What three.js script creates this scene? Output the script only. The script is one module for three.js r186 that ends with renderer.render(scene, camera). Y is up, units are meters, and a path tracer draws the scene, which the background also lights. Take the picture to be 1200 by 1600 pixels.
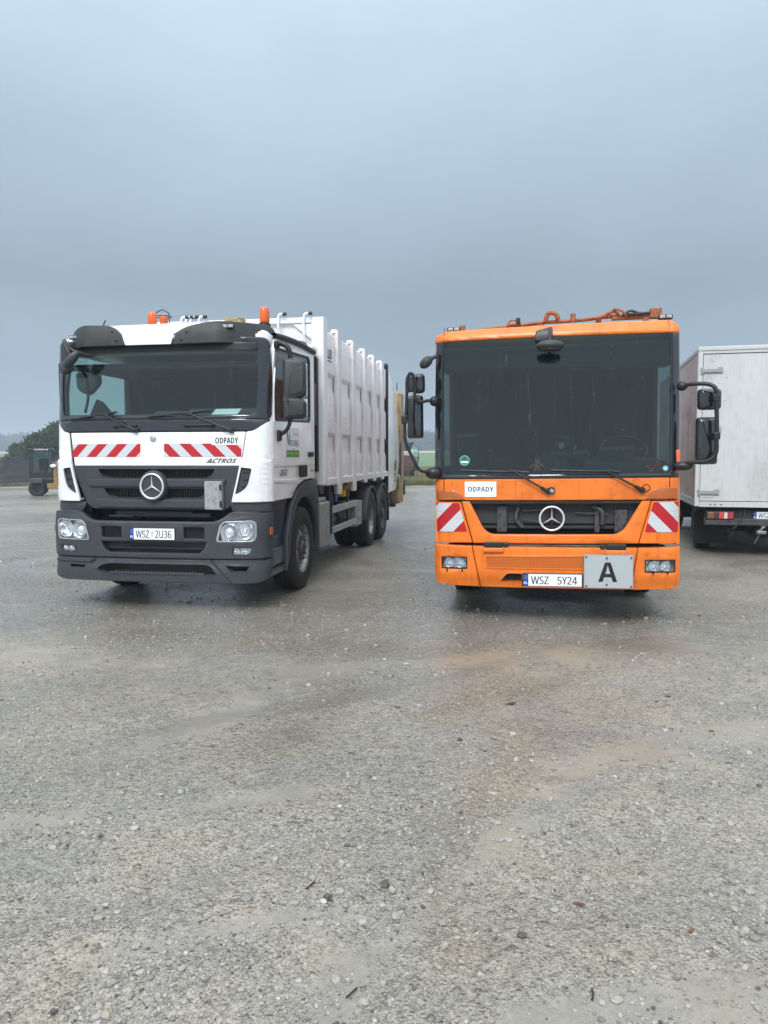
import * as THREE from 'three';
import { mergeGeometries } from 'three/addons/utils/BufferGeometryUtils.js';
import { toCreasedNormals } from 'three/addons/utils/BufferGeometryUtils.js';
import { RoundedBoxGeometry } from 'three/addons/geometries/RoundedBoxGeometry.js';
import { TessellateModifier } from 'three/addons/modifiers/TessellateModifier.js';
import { ImprovedNoise } from 'three/addons/math/ImprovedNoise.js';

// ---------------------------------------------------------------- camera, sky, sun, exposure
const scene = new THREE.Scene();
const camera = new THREE.PerspectiveCamera(67.3, 0.75, 0.05, 3000);
camera.position.set(0, 1.617, 0);
camera.rotation.set(-0.0736, 0, -0.002, 'YXZ');
const renderer = new THREE.WebGLRenderer({ antialias: true });
renderer.setSize(768, 1024);
renderer.toneMapping = THREE.LinearToneMapping;
renderer.toneMappingExposure = 1.56;
renderer.shadowMap.enabled = true;

const PN = new ImprovedNoise();
const fbm = (x, y, z, o = 4) => { let a = 0, s = 1, t = 0; for (let i = 0; i < o; i++) { a += PN.noise(x, y, z) * s; t += s; s *= .5; x *= 2.03; y *= 2.03; z *= 2.03; } return a / t; };
const sstep = (a, b, x) => { const t = Math.min(1, Math.max(0, (x - a) / (b - a))); return t * t * (3 - 2 * t); };
function rng(seed) { let s = seed >>> 0; return () => { s = (s + 0x6d2b79f5) >>> 0; let t = Math.imul(s ^ (s >>> 15), 1 | s); t = (t + Math.imul(t ^ (t >>> 7), 61 | t)) ^ t; return ((t ^ (t >>> 14)) >>> 0) / 4294967296; }; }

{ // rain cloud: an even overcast, darker and bluer low in front of the camera, lighter overhead and behind it
  const W = 1024, H = 512, d = new Float32Array(W * H * 4);
  for (let j = 0; j < H; j++) for (let i = 0; i < W; i++) {
    const el = ((j + .5) / H - .5) * Math.PI, az = ((i + .5) / W - .5) * 2 * Math.PI;
    const dx = Math.cos(el) * Math.cos(az), dy = Math.sin(el), dz = Math.cos(el) * Math.sin(az);
    const up = Math.max(0, dy), back = sstep(-.75, .9, dz + up * .5);
    let L = (.31 - .035 * sstep(.02, .22, up) + .74 * Math.max(0, up - .2)) * (1 + .8 * back);
    const n = fbm(dx * 2.2, dy * 3.6 + 3, dz * 2.2, 5), m = fbm(dx * 6 + 9, dy * 11, dz * 6, 4);
    L *= 1 + .17 * n + .07 * m;
    const w = sstep(.28, 1.1, L);
    const c = [.775 + .15 * w, 1.0, 1.215 - .13 * w];
    if (dy < 0) L *= .8;
    for (let k = 0; k < 3; k++) d[(j * W + i) * 4 + k] = L * c[k];
    d[(j * W + i) * 4 + 3] = 1;
  }
  const t = new THREE.DataTexture(d, W, H, THREE.RGBAFormat, THREE.FloatType);
  t.mapping = THREE.EquirectangularReflectionMapping; t.magFilter = t.minFilter = THREE.LinearFilter; t.needsUpdate = true;
  scene.background = t; scene.environment = t;
}
const sun = new THREE.DirectionalLight(new THREE.Color(1, .98, .95), 1.5);
sun.position.set(-9, 33, 22); sun.target.position.set(0, 0, -10); sun.castShadow = true; sun.shadow.radius = 40;
Object.assign(sun.shadow.camera, { left: -40, right: 40, top: 40, bottom: -40, near: 1, far: 120 });
scene.add(sun, sun.target);
scene.fog = new THREE.FogExp2(new THREE.Color(.8, .9, 1), .0013);

// ---------------------------------------------------------------- helpers
const used = {};
const numbered = (n) => { const k = used[n] = (used[n] ?? -1) + 1; return k ? `${n}_${String(k).padStart(3, '0')}` : n; };
function tag(o, label, category, group) { Object.assign(o.userData, { label, category }); if (group) o.userData.group = group; return o; }
function thing(name, label, category, [x, y, z] = [0, 0, 0], turn = 0, group) {
  const o = new THREE.Group(); o.name = numbered(name); o.position.set(x, y, z); o.rotation.y = turn; scene.add(o);
  return tag(o, label, category, group);
}
function plain(g) {
  const r = g.index ? g.toNonIndexed() : g;
  for (const k of Object.keys(r.attributes)) if (!['position', 'normal', 'uv'].includes(k)) r.deleteAttribute(k);
  if (!r.attributes.uv) r.setAttribute('uv', new THREE.BufferAttribute(new Float32Array(r.attributes.position.count * 2), 2));
  r.morphAttributes = {}; r.clearGroups();
  return r;
}
const merge = (gs) => gs.length === 1 ? plain(gs[0]) : mergeGeometries(gs.map(plain), false);
function add(parent, name, geos, m, pos) {
  const o = new THREE.Mesh(merge(Array.isArray(geos) ? geos : [geos]), m);
  o.castShadow = o.receiveShadow = true;
  o.name = parent === scene ? numbered(name) : name;
  if (pos) o.position.set(...pos);
  parent.add(o); return o;
}
function part(parent, name, pos = [0, 0, 0]) { const o = new THREE.Group(); o.name = name; o.position.set(...pos); parent.add(o); return o; }
function col(r, g, b) { return new THREE.Color().setRGB(r, g, b); }
function mat(c, roughness = .6, metalness = 0, extra = {}) {
  return new THREE.MeshPhysicalMaterial({ color: Array.isArray(c) ? col(...c) : new THREE.Color(c), roughness, metalness, side: THREE.DoubleSide, ...extra });
}
function rp(pts, r = .02, n = 4) {   // polygon with rounded corners
  const out = [], N = pts.length;
  pts.forEach((p, i) => {
    const a = pts[(i + N - 1) % N], b = pts[(i + 1) % N]; let q = Array.isArray(r) ? r[i] : r;
    const da = Math.hypot(a[0] - p[0], a[1] - p[1]), db = Math.hypot(b[0] - p[0], b[1] - p[1]);
    q = Math.min(q, da * .48, db * .48);
    if (q < 1e-4) { out.push(p); return; }
    const A = [p[0] + (a[0] - p[0]) / da * q, p[1] + (a[1] - p[1]) / da * q], B = [p[0] + (b[0] - p[0]) / db * q, p[1] + (b[1] - p[1]) / db * q];
    for (let k = 0; k <= n; k++) { const t = k / n, u = 1 - t; out.push([u * u * A[0] + 2 * u * t * p[0] + t * t * B[0], u * u * A[1] + 2 * u * t * p[1] + t * t * B[1]]); }
  });
  return out;
}
const rect = (x0, y0, x1, y1, r = .01) => rp([[x0, y0], [x1, y0], [x1, y1], [x0, y1]], r);
const circ = (x, y, r, n = 24) => Array.from({ length: n }, (_, k) => [x + r * Math.cos(k / n * 6.28319), y + r * Math.sin(k / n * 6.28319)]);
function shape(pts, holes = []) {
  const s = new THREE.Shape(pts.map((p) => new THREE.Vector2(...p)));
  for (const h of holes) s.holes.push(new THREE.Path(h.map((p) => new THREE.Vector2(...p))));
  return s;
}
const flat0 = () => 0;
const inset = (pts, k) => { const cx = pts.reduce((a, p) => a + p[0], 0) / pts.length, cy = pts.reduce((a, p) => a + p[1], 0) / pts.length; return pts.map(([x, y]) => [x - k * Math.sign(x - cx), y - k * Math.sign(y - cy)]); };
// a bevelled sheet cut to an outline, bent onto the surface z = surf(x, y)
function sheet(pts, { holes = [], t = .02, b = .004, seg = .09, surf = flat0, lift = 0, uv01 = false, crease = .55 } = {}) {
  b = Math.min(b, t * .45, holes.length ? .007 : 1);
  let g = new THREE.ExtrudeGeometry(shape(pts, holes), { depth: Math.max(1e-4, t - 2 * b), bevelEnabled: b > 0, bevelThickness: b, bevelSize: b, bevelOffset: -b, bevelSegments: 2, steps: 1 });
  g.translate(0, 0, -(t - b)); g = plain(g);
  if (surf !== flat0) g = plain(new TessellateModifier(seg, 14).modify(g));
  const p = g.attributes.position, uv = g.attributes.uv;
  g.computeBoundingBox(); const bb = g.boundingBox, w = bb.max.x - bb.min.x, h = bb.max.y - bb.min.y;
  for (let i = 0; i < p.count; i++) {
    const x = p.getX(i), y = p.getY(i);
    uv.setXY(i, uv01 ? (x - bb.min.x) / w : x, uv01 ? (y - bb.min.y) / h : y);
    p.setZ(i, p.getZ(i) + surf(x, y) + lift);
  }
  return plain(toCreasedNormals(g, crease));
}
// a glass pane or print without thickness
function pane(pts, { surf = flat0, lift = 0, seg = .1, uv01 = true } = {}) {
  let g = plain(new THREE.ShapeGeometry(shape(pts)));
  if (surf !== flat0) g = plain(new TessellateModifier(seg, 14).modify(g));
  const p = g.attributes.position, uv = g.attributes.uv; g.computeBoundingBox(); const bb = g.boundingBox;
  for (let i = 0; i < p.count; i++) {
    const x = p.getX(i), y = p.getY(i);
    if (uv01) uv.setXY(i, (x - bb.min.x) / (bb.max.x - bb.min.x), (y - bb.min.y) / (bb.max.y - bb.min.y)); else uv.setXY(i, x, y);
    p.setZ(i, surf(x, y) + lift);
  }
  return plain(toCreasedNormals(g, .8));
}
const toSide = (g, X, flip = 1) => { g.applyMatrix4(new THREE.Matrix4().set(0, 0, flip, X, 0, 1, 0, 0, -1, 0, 0, 0, 0, 0, 0, 1)); if (flip < 0) fixWinding(g); return g; };
function fixWinding(g) { for (const a of Object.values(g.attributes)) { const n = a.itemSize; for (let i = 0; i < a.count; i += 3) for (let k = 0; k < n; k++) { const u = a.array[(i + 1) * n + k]; a.array[(i + 1) * n + k] = a.array[(i + 2) * n + k]; a.array[(i + 2) * n + k] = u; } } }
function bx(w, h, d, x, y, z, r = .012, rot) {
  const g = new RoundedBoxGeometry(w, h, d, 2, Math.min(r, w * .49, h * .49, d * .49));
  if (rot) g.applyMatrix4(new THREE.Matrix4().makeRotationFromEuler(new THREE.Euler(...rot)));
  return plain(g.translate(x, y, z));
}
const bb6 = (x0, x1, y0, y1, z0, z1, r = .012) => bx(Math.abs(x1 - x0), Math.abs(y1 - y0), Math.abs(z1 - z0), (x0 + x1) / 2, (y0 + y1) / 2, (z0 + z1) / 2, r);
function tb(pts, r = .015, n = 24, rad = 8, curved = true) {
  const v = pts.map((p) => new THREE.Vector3(...p));
  const c = curved ? new THREE.CatmullRomCurve3(v, false, 'centripetal') : (() => { const cp = new THREE.CurvePath(); for (let i = 1; i < v.length; i++) cp.add(new THREE.LineCurve3(v[i - 1], v[i])); return cp; })();
  return plain(new THREE.TubeGeometry(c, n, r, rad, false));
}
const seg2 = (a, b, r, rad = 8) => tb([a, b], r, 1, rad);
function ell(rx, ry, rz, x, y, z, rot) {
  const g = new THREE.SphereGeometry(1, 22, 14); g.scale(rx, ry, rz);
  if (rot) g.applyMatrix4(new THREE.Matrix4().makeRotationFromEuler(new THREE.Euler(...rot)));
  return plain(g.translate(x, y, z));
}
const lathe = (pts, n = 36) => plain(toCreasedNormals(plain(new THREE.LatheGeometry(pts.map((p) => new THREE.Vector2(...p)), n)), .6));
const cyl = (r0, r1, h, x, y, z, n = 20) => plain(new THREE.CylinderGeometry(r0, r1, h, n).translate(x, y, z));
function canvas(w, h, draw) {
  const c = document.createElement('canvas'); c.width = w; c.height = h; draw(c.getContext('2d'), w, h);
  const t = new THREE.CanvasTexture(c); t.colorSpace = THREE.SRGBColorSpace; t.anisotropy = 4; return t;
}
function txt(x, s, cx, cy, size, { font = 'bold', fam = 'sans-serif', color = '#111', sx = 1, skew = 0, align = 'center' } = {}) {
  x.save(); x.translate(cx, cy); x.transform(sx, 0, -skew, 1, 0, 0); x.font = `${font} ${size}px ${fam}`; x.fillStyle = color; x.textAlign = align; x.textBaseline = 'middle'; x.fillText(s, 0, 0); x.restore();
}
const print = (t, roughness = .45, extra = {}) => mat([1, 1, 1], roughness, 0, { map: t, ...extra });
function dataTex(n, f, srgb = true, rx = 1, ry = 1) {   // f(u, v) -> [r, g, b] in 0..1 (sRGB when srgb)
  const d = new Uint8Array(n * n * 4);
  for (let j = 0; j < n; j++) for (let i = 0; i < n; i++) { const c = f(i / n, j / n); for (let k = 0; k < 3; k++) d[(j * n + i) * 4 + k] = Math.max(0, Math.min(255, c[k] * 255)); d[(j * n + i) * 4 + 3] = 255; }
  const t = new THREE.DataTexture(d, n, n); t.wrapS = t.wrapT = THREE.RepeatWrapping; t.magFilter = THREE.LinearFilter; t.minFilter = THREE.LinearMipmapLinearFilter; t.generateMipmaps = true; t.repeat.set(rx, ry);
  if (srgb) t.colorSpace = THREE.SRGBColorSpace; t.needsUpdate = true; return t;
}
const tile2 = (u, v, per, z) => { const a = u * 6.28319, b = v * 6.28319, k = per / 6.28319; return PN.noise(Math.cos(a) * k + 11 + z, Math.sin(a) * k + Math.cos(b) * k * 1.3, Math.sin(b) * k * 1.3 + z * 1.7); };

// ---------------------------------------------------------------- materials
const grime = (amount, tone, seed) => dataTex(512, (u, v) => {   // specks and run marks of road dirt on paint, uv in metres / 3
  const a = tile2(u, v, 14, seed), b = tile2(u, v, 60, seed + 3), st = tile2(u * 1, v * .06, 90, seed + 7);
  let k = .5 * Math.max(0, a + .05) + .5 * Math.max(0, b - .12) + .6 * Math.max(0, st - .1);
  k = Math.min(1, k * amount);
  return [1 - k * (1 - tone[0]), 1 - k * (1 - tone[1]), 1 - k * (1 - tone[2])];
}, true, .33, .33);
const wetRough = dataTex(512, (u, v) => { const a = tile2(u, v, 70, 5), s = tile2(u, v * .12, 120, 8); const k = .5 + .5 * a + .5 * Math.max(0, s); return [k, k, k]; }, false, .8, .8);
const runs = dataTex(512, (u, v) => {   // rust-tinted run marks and handling dirt on old white panels
  const a = tile2(u, v, 5, 61), st = tile2(u * 2, v * .08, 80, 63), c = tile2(u, v, 22, 66);
  const k = Math.min(.4, .10 * Math.max(0, a) + .30 * Math.max(0, st - .12) * (.5 + a) + .10 * Math.max(0, c - .2));
  return [1 - k * .75, 1 - k * 1.05, 1 - k * 1.1];
}, true, .33, .33);
const M = {};
M.white = mat([.86, .87, .88], .34, 0, { clearcoat: .6, clearcoatRoughness: .12, map: grime(.35, [.72, .7, .66], 1) });
M.bodyWhite = mat([.80, .80, .805], .42, 0, { map: runs });
M.orange = mat([.84, .190, .008], .45, 0, { clearcoat: .35, clearcoatRoughness: .2, map: grime(.65, [.7, .62, .55], 4) });
M.orangeOld = mat([.36, .125, .045], .6, 0, { map: grime(1.4, [.45, .38, .32], 6) });
M.plastic = mat([.038, .044, .052], .5, 0, { map: grime(.5, [.7, .68, .65], 9) });
M.plasticPale = mat([.032, .038, .036], .55, 0, { map: grime(.9, [.6, .7, .6], 10) });
M.black = mat([.012, .013, .015], .42);
M.matte = mat([.022, .022, .023], .8);
M.core = mat([.022, .022, .024], .6);
M.gloss = mat([.010, .012, .016], .12, 0, { clearcoat: 1, clearcoatRoughness: .03 });
M.navy = mat([.028, .036, .056], .3, 0, { clearcoat: .5, clearcoatRoughness: .1 });
M.rubber = mat([.016, .016, .017], .7, 0, { map: grime(1.2, [1, .95, .9], 12) });
M.steel = mat([.36, .36, .36], .45, .55, { map: grime(1.6, [.45, .42, .4], 13) });
M.steelDark = mat([.10, .10, .105], .5, .5, { map: grime(1.5, [.5, .45, .4], 14) });
M.alu = mat([.48, .49, .50], .42, .35, { map: grime(1.0, [.6, .58, .55], 15) });
M.greyPaint = mat([.33, .35, .35], .5, 0, { map: grime(1.0, [.65, .62, .6], 16) });
M.chrome = mat([.82, .83, .85], .1, 1);
M.lampHousing = mat([.82, .83, .85], .25, .7);
M.star = mat([.80, .81, .83], .32, .55);
M.mirrorBowl = mat([.75, .76, .78], .16, 1);
M.interior = mat([.034, .038, .042], .75);
M.dash = mat([.05, .057, .06], .7);
M.seat = mat([.025, .027, .032], .9);
M.lampGlass = mat([.96, .98, 1], .03, 0, { transmission: 1, thickness: 0 });
M.amber = mat([.70, .11, .006], .3, 0, { clearcoat: .5, clearcoatRoughness: .05 });
M.amberLens = mat([.80, .15, .006], .25, 0, { transmission: .35, thickness: 0, clearcoat: .6 });
M.indicator = mat([.42, .10, .006], .22, 0, { clearcoat: 1, clearcoatRoughness: .08 });
M.tan = mat([.40, .30, .17], .7, 0, { map: grime(1.6, [.5, .42, .34], 18) });
M.yellow = mat([.72, .40, .02], .55, 0, { map: grime(1.2, [.5, .45, .4], 19) });
M.redLens = mat([.45, .012, .012], .2, 0, { clearcoat: 1 });
M.glassBand = mat([1, 1, 1], .5);

// windscreens: clear green-tinted glass with a shade band along the top edge; rain runs in streaks that scatter light
const streaks = (seed, n, heavy) => { const r = rng(seed); return canvasData(512, (x, w, h) => {
  x.fillStyle = '#050505'; x.fillRect(0, 0, w, h);
  for (let i = 0; i < n; i++) {
    const cx = r() * w, y0 = r() * h * .9, len = 20 + r() * r() * 260, wd = .7 + r() * r() * heavy; let px = cx;
    x.strokeStyle = `rgba(${225},${225},${225},${.06 + .24 * r() * r()})`; x.lineWidth = wd; x.beginPath(); x.moveTo(px, y0);
    for (let y = y0; y < y0 + len; y += 12) { px += (r() - .5) * 3.2; x.lineTo(px, y); } x.stroke();
  }
  for (let i = 0; i < n * 5; i++) { x.fillStyle = `rgba(220,220,220,${.08 + r() * .3})`; x.beginPath(); x.arc(r() * w, r() * h, .5 + r() * 1.3, 0, 7); x.fill(); }
}); };
function canvasData(n, draw) { const c = document.createElement('canvas'); c.width = c.height = n; draw(c.getContext('2d'), n, n); return new THREE.CanvasTexture(c); }
const shadeBand = (y0, y1, tint, tintTop) => canvas(64, 256, (x, w, h) => { x.fillStyle = tint; x.fillRect(0, 0, w, h); const g = x.createLinearGradient(0, 0, 0, h); g.addColorStop(0, tintTop); g.addColorStop(y0, tintTop); g.addColorStop(y1, tint); x.fillStyle = g; x.fillRect(0, 0, w, h * y1); });
M.screenW = mat([1, 1, 1], 1.0, 0, { transmission: 1, thickness: 0, map: shadeBand(.001, .002, '#c6dad4', '#c6dad4'), roughnessMap: streaks(31, 260, 9), ior: 1.65 });
M.screenO = mat([1, 1, 1], .95, 0, { transmission: 1, thickness: 0, map: shadeBand(.10, .24, '#93aaa8', '#2f7f78'), roughnessMap: streaks(57, 520, 9), ior: 1.65 });
M.sideGlass = mat([.72, .86, .83], .03, 0, { transmission: 1, thickness: 0 });

// ---------------------------------------------------------------- terrain
const groundY = (x, z) => {   // the yard falls away a little, the fields beyond rise
  const d = -z;
  let y = -.6 * sstep(15, 46, d) + 4.4 * sstep(130, 460, d) + 1.6 * sstep(460, 1200, d);
  const near = sstep(60, 30, d);
  y += near * (.016 * fbm(x * .33, 3.1, z * .33, 3) + .010 * fbm(x * 1.1, 7.7, z * 1.1, 3)) * sstep(30, 12, Math.abs(x));
  // shallow wheel tracks that swing round in front of the vehicles
  const tr = (c, r0, k) => { const q = Math.hypot(x - c[0], z - c[1]) - r0; return -k * Math.exp(-q * q / .018) + k * .5 * Math.exp(-(q - .26) * (q - .26) / .01); };
  y += near * (tr([3.4, 2.4], 4.1, .014) + tr([3.4, 2.4], 6.0, .012) + tr([-6, -14], 10.5, .013) + tr([-6, -14], 12.3, .012) + tr([9, -1], 7.6, .010));
  return y;
};
const wetness = (x, z) => {   // where water stands or the fines are soaked
  const d = -z;
  let w = .42 + .9 * fbm(x * .21 + 4, 1.3, z * .21, 4) + .35 * fbm(x * .9, 8.3, z * .9, 3);
  w += .55 * Math.exp(-(((x + 4.6) / 2.2) ** 2)) * sstep(6.5, 9, d) + .6 * Math.exp(-(((x - .75) / .55) ** 2)) * sstep(6, 8, d) + .25 * sstep(9, 16, d) + .35 * Math.exp(-(((d - 7.6) / 1.1) ** 2));
  return Math.min(1, Math.max(0, w));
};
{
  const line = (near0, near1, step, far0, far1) => {
    const o = []; for (let v = near0; v <= near1 + 1e-6; v += step) o.push(v);
    let s = step; for (let v = near1 + s; v < far1;) { o.push(v); s *= 1.13; v += s; } o.push(far1);
    s = step; const p = []; for (let v = near0 - s; v > far0;) { p.push(v); s *= 1.13; v -= s; } p.push(far0);
    return [...p.reverse(), ...o];
  };
  const X = line(-5.5, 5.5, .035, -900, 900), D = line(1.6, 11, .032, -60, 1300);   // D is the distance in front of the camera
  const nx = X.length, nz = D.length, P = new Float32Array(nx * nz * 3), U = new Float32Array(nx * nz * 2), U1 = new Float32Array(nx * nz * 2), C = new Float32Array(nx * nz * 3), I = [];
  for (let j = 0; j < nz; j++) for (let i = 0; i < nx; i++) {
    const k = j * nx + i, x = X[i], z = -D[j];
    P.set([x, groundY(x, z), z], k * 3); U.set([(x + 3.2) / 6.4, (-z - 1.9) / 6.4], k * 2); U1.set([(x + 16) / 32, (-z + 2) / 32], k * 2);
    // soils: pale limestone dust, browner fines in the tracks and hollows, damp darker gravel
    const w = wetness(x, z), br = sstep(.02, .4, fbm(x * .45 + 20, 2.2, z * .7, 4) + .18 * Math.exp(-(((z + 4.9) / 1.7) ** 2))), pale = sstep(.05, .45, fbm(x * .6 - 7, 5.5, z * .9, 4));
    let r = .93, g = .92, b = .895;
    r += .05 * pale - .06 * br; g += .05 * pale - .068 * br; b += .055 * pale - .085 * br;
    const k2 = 1 - .20 * w; r *= k2; g *= k2; b *= k2;
    C.set([r, g, b], k * 3);
  }
  for (let j = 0; j < nz - 1; j++) for (let i = 0; i < nx - 1; i++) { const a = j * nx + i; I.push(a, a + 1, a + nx, a + 1, a + nx + 1, a + nx); }
  const g = new THREE.BufferGeometry();
  g.setAttribute('position', new THREE.BufferAttribute(P, 3)); g.setAttribute('uv', new THREE.BufferAttribute(U, 2)); g.setAttribute('uv1', new THREE.BufferAttribute(U1, 2)); g.setAttribute('color', new THREE.BufferAttribute(C, 3));
  g.setIndex(I); g.computeVertexNormals();
  // gravel: crushed stones of several sizes in fines, with bands of washed silt; the map spans 6.4 m and mirrors beyond it
  const n = 2048, SP = 6.4, h = new Float32Array(n * n), tone = new Float32Array(n * n), warm = new Float32Array(n * n), siltA = new Float32Array(n * n), r = rng(77);
  const lat = (per, seed) => { const q = rng(seed), v = new Float32Array(per * per).map(() => q()); return (x, y) => { x *= per / n; y *= per / n; const i = Math.floor(x), j = Math.floor(y), a = x - i, b = y - j, s = a * a * (3 - 2 * a), t = b * b * (3 - 2 * b), f = (p, o) => v[((o % per + per) % per) * per + (p % per + per) % per]; return (f(i, j) * (1 - s) + f(i + 1, j) * s) * (1 - t) + (f(i, j + 1) * (1 - s) + f(i + 1, j + 1) * s) * t; }; };
  const l0 = lat(9, 21), l1 = lat(26, 1), l2 = lat(90, 2), l3 = lat(300, 3), l4 = lat(900, 4);
  const segD = (x, y, a, b) => { const dx = b[0] - a[0], dy = b[1] - a[1], t = Math.max(0, Math.min(1, ((x - a[0]) * dx + (y - a[1]) * dy) / (dx * dx + dy * dy))); return Math.hypot(x - a[0] - t * dx, y - a[1] - t * dy); };
  const band = (x, y, pts, w) => { let d = 9; for (let i = 1; i < pts.length; i++) d = Math.min(d, segD(x, y, pts[i - 1], pts[i])); return Math.exp(-((d / w) ** 2)); };
  const SILT = [[[[-.3, 1.9], [-.08, 2.36], [.19, 2.72], [.42, 3.04], [.73, 3.38], [1.12, 3.97], [1.7, 4.3]], .13], [[[.4, 2.05], [.7, 2.12], [1.1, 2.15]], .12], [[[-1.5, 4.0], [-1, 4.66], [-.57, 5.65], [-.2, 6.6]], .2], [[[-2, 3.2], [-1.3, 3.37], [-.88, 3.44], [-.4, 3.6]], .12], [[[-.8, 2.4], [-.4, 2.56], [0, 2.64]], .10], [[[.95, 3.97], [1.39, 4.06], [2.5, 4.5]], .2], [[[-3, 6.2], [-1.2, 5.6], [.2, 5.9], [2.6, 6.4]], .25]];
  const MUD = [[[[.24, 3.04], [.15, 2.85], [.23, 2.6], [.28, 2.42]], .08], [[[.28, 4.67], [.59, 4.98], [1.02, 5.19], [1.54, 5.66]], .13], [[[.3, 3.2], [.55, 3.6], [.8, 4.4]], .18], [[[-.6, 4.2], [-.3, 5.2]], .22], [[[-2.2, 6.9], [.4, 6.2], [2.4, 6.4]], .32]];
  for (let y = 0; y < n; y++) for (let x = 0; x < n; x++) {
    const k = y * n + x, a = l1(x, y), b = l2(x, y), c = l3(x, y), e = l4(x, y), z0 = l0(x, y), wx = x / n * SP - SP / 2 + (a - .5) * .16 + (b - .5) * .06, wy = 1.9 + y / n * SP + (b - .5) * .06 + (a - .5) * .1;
    let si = 0, mu = 0; for (const [p, w] of SILT) si = Math.max(si, band(wx, wy, p, w)); for (const [p, w] of MUD) mu = Math.max(mu, band(wx, wy, p, w));
    si = sstep(.25, .75, si * .8 + .75 * (z0 - .5) + .5 * (a - .5)); siltA[k] = si;
    const g = 1 - .75 * si;
    h[k] = .22 * a + .16 * b + (.14 * c + .12 * e) * g; tone[k] = .50 + .05 * (a - .5) + .06 * (b - .5) + g * (.14 * (c - .5) + .26 * (e - .5) + .22 * (r() - .5)) + .015 * si - .075 * mu * (.5 + b); warm[k] = .025 + .04 * (a - .5) + .022 * mu;
  }
  const splat = (cx, cy, R, asp, th, tn, wm, hh, k1, soft) => {
    const ct = Math.cos(th), st = Math.sin(th), p1 = th * 7, p2 = th * 13, B = Math.ceil(R * 1.4) + 1;
    for (let dy = -B; dy <= B; dy++) for (let dx = -B; dx <= B; dx++) {
      const u = (dx * ct + dy * st) / R, v = (-dx * st + dy * ct) / (R * asp), rr = Math.hypot(u, v), an = Math.atan2(v, u), lim = 1 + k1 * Math.sin(3 * an + p1) + .1 * Math.sin(4 * an + p2);
      if (rr < lim) { const k = (((cy | 0) + dy + n) % n) * n + ((cx | 0) + dx + n) % n, f = Math.min(1, (lim - rr) * soft); h[k] += (hh + .08 * hh * (u * 2 - v)) * f; tone[k] = tone[k] * (1 - f * .7) + tn * f * .7; warm[k] = warm[k] * (1 - f * .7) + wm * f * .7; }
    }
  };
  for (let s = 0; s < 210000; s++) { const cx = r() * n, cy = r() * n; if (siltA[(cy | 0) * n + (cx | 0)] > r() * .9 + .05) continue; splat(cx, cy, .8 + 1.5 * r() * r(), .6 + .5 * r(), r() * 6.28, .5 + (r() - .5) * .50, .025 + (r() - .45) * .10, .20 + .22 * r(), .12, 2.6); }
  for (let s = 0; s < 16000; s++) { const cx = r() * n, cy = r() * n; if (siltA[(cy | 0) * n + (cx | 0)] > r() * 1.1 || l1(cx, cy) < r() * .75) continue; const R = 2 + 5 * Math.pow(r(), 3); splat(cx, cy, R, .6 + .45 * r(), r() * 6.28, .5 + (r() - .5) * .42, .025 + (r() - .4) * .12, .26 + .04 * R, .18, 2.4); }
  const cm = new Uint8Array(n * n * 4), hm = new Uint8Array(n * n * 4);
  for (let k = 0; k < n * n; k++) { const t = Math.max(.05, tone[k]), w = warm[k]; const v = 255 * Math.pow(t, .62) * .965; cm.set([Math.min(255, v * (1 + w)), Math.min(255, v * (1 + w * .25)), Math.min(255, v * (1 - w)), 255], k * 4); const q = Math.max(0, Math.min(255, h[k] * 175)); hm.set([q, q, q, 255], k * 4); }
  const mk = (d, srgb) => { const t = new THREE.DataTexture(d, n, n); t.wrapS = t.wrapT = THREE.MirroredRepeatWrapping; t.magFilter = THREE.LinearFilter; t.minFilter = THREE.LinearMipmapLinearFilter; t.generateMipmaps = true; if (srgb) t.colorSpace = THREE.SRGBColorSpace; t.needsUpdate = true; return t; };
  const rt = dataTex(512, (u, v) => { const x = u * 32 - 16, z = -(v * 32 - 2), w = wetness(x, z); const k = .66 - .46 * sstep(.25, .8, w); return [k, k, k]; }, false);
  rt.wrapS = rt.wrapT = THREE.MirroredRepeatWrapping; rt.channel = 1;
  const m = new THREE.MeshStandardMaterial({ color: col(.765, .738, .682), map: mk(cm, true), bumpMap: mk(hm, false), bumpScale: .027, roughness: 1, roughnessMap: rt, vertexColors: true });
  const o = new THREE.Mesh(g, m); o.name = 'ground'; o.receiveShadow = true; o.userData.kind = 'structure'; o.userData.label = 'wet pale gravel yard'; scene.add(o);
}
function landSheet(name, x0, x1, d0, d1, lift, c, nx, nd, wob = 0) {
  const g = new THREE.PlaneGeometry(1, 1, nx, nd), p = g.attributes.position, C = new Float32Array(p.count * 3);
  for (let i = 0; i < p.count; i++) {
    const u = p.getX(i) + .5, v = p.getY(i) + .5, x = x0 + (x1 - x0) * u; let d = d0 + (d1 - d0) * v * v; d += wob * fbm(x * .12, 4.4, 1, 3) * (1 - v) ;
    p.setXYZ(i, x, groundY(x, -d) + lift, -d);
    const k = 1 + .5 * fbm(x * .08, 1, d * .05, 4) + .3 * fbm(x * .9, 5, d * .5, 2); C.set([c[0] * k, c[1] * k, c[2] * k], i * 3);
  }
  g.setAttribute('color', new THREE.BufferAttribute(C, 3)); g.computeVertexNormals();
  const o = new THREE.Mesh(g, mat([1, 1, 1], .95, 0, { vertexColors: true })); o.name = name; o.receiveShadow = true; o.userData.kind = 'structure'; scene.add(o); return o;
}
landSheet('verge', -9, 60, 58, 135, .02, [.145, .15, .075], 120, 40, 6).userData.label = 'strip of dry grass at the edge of the yard';
landSheet('field', -260, 260, 118, 330, .14, [.085, .16, .05], 120, 60).userData.label = 'green field behind the yard';
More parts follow.
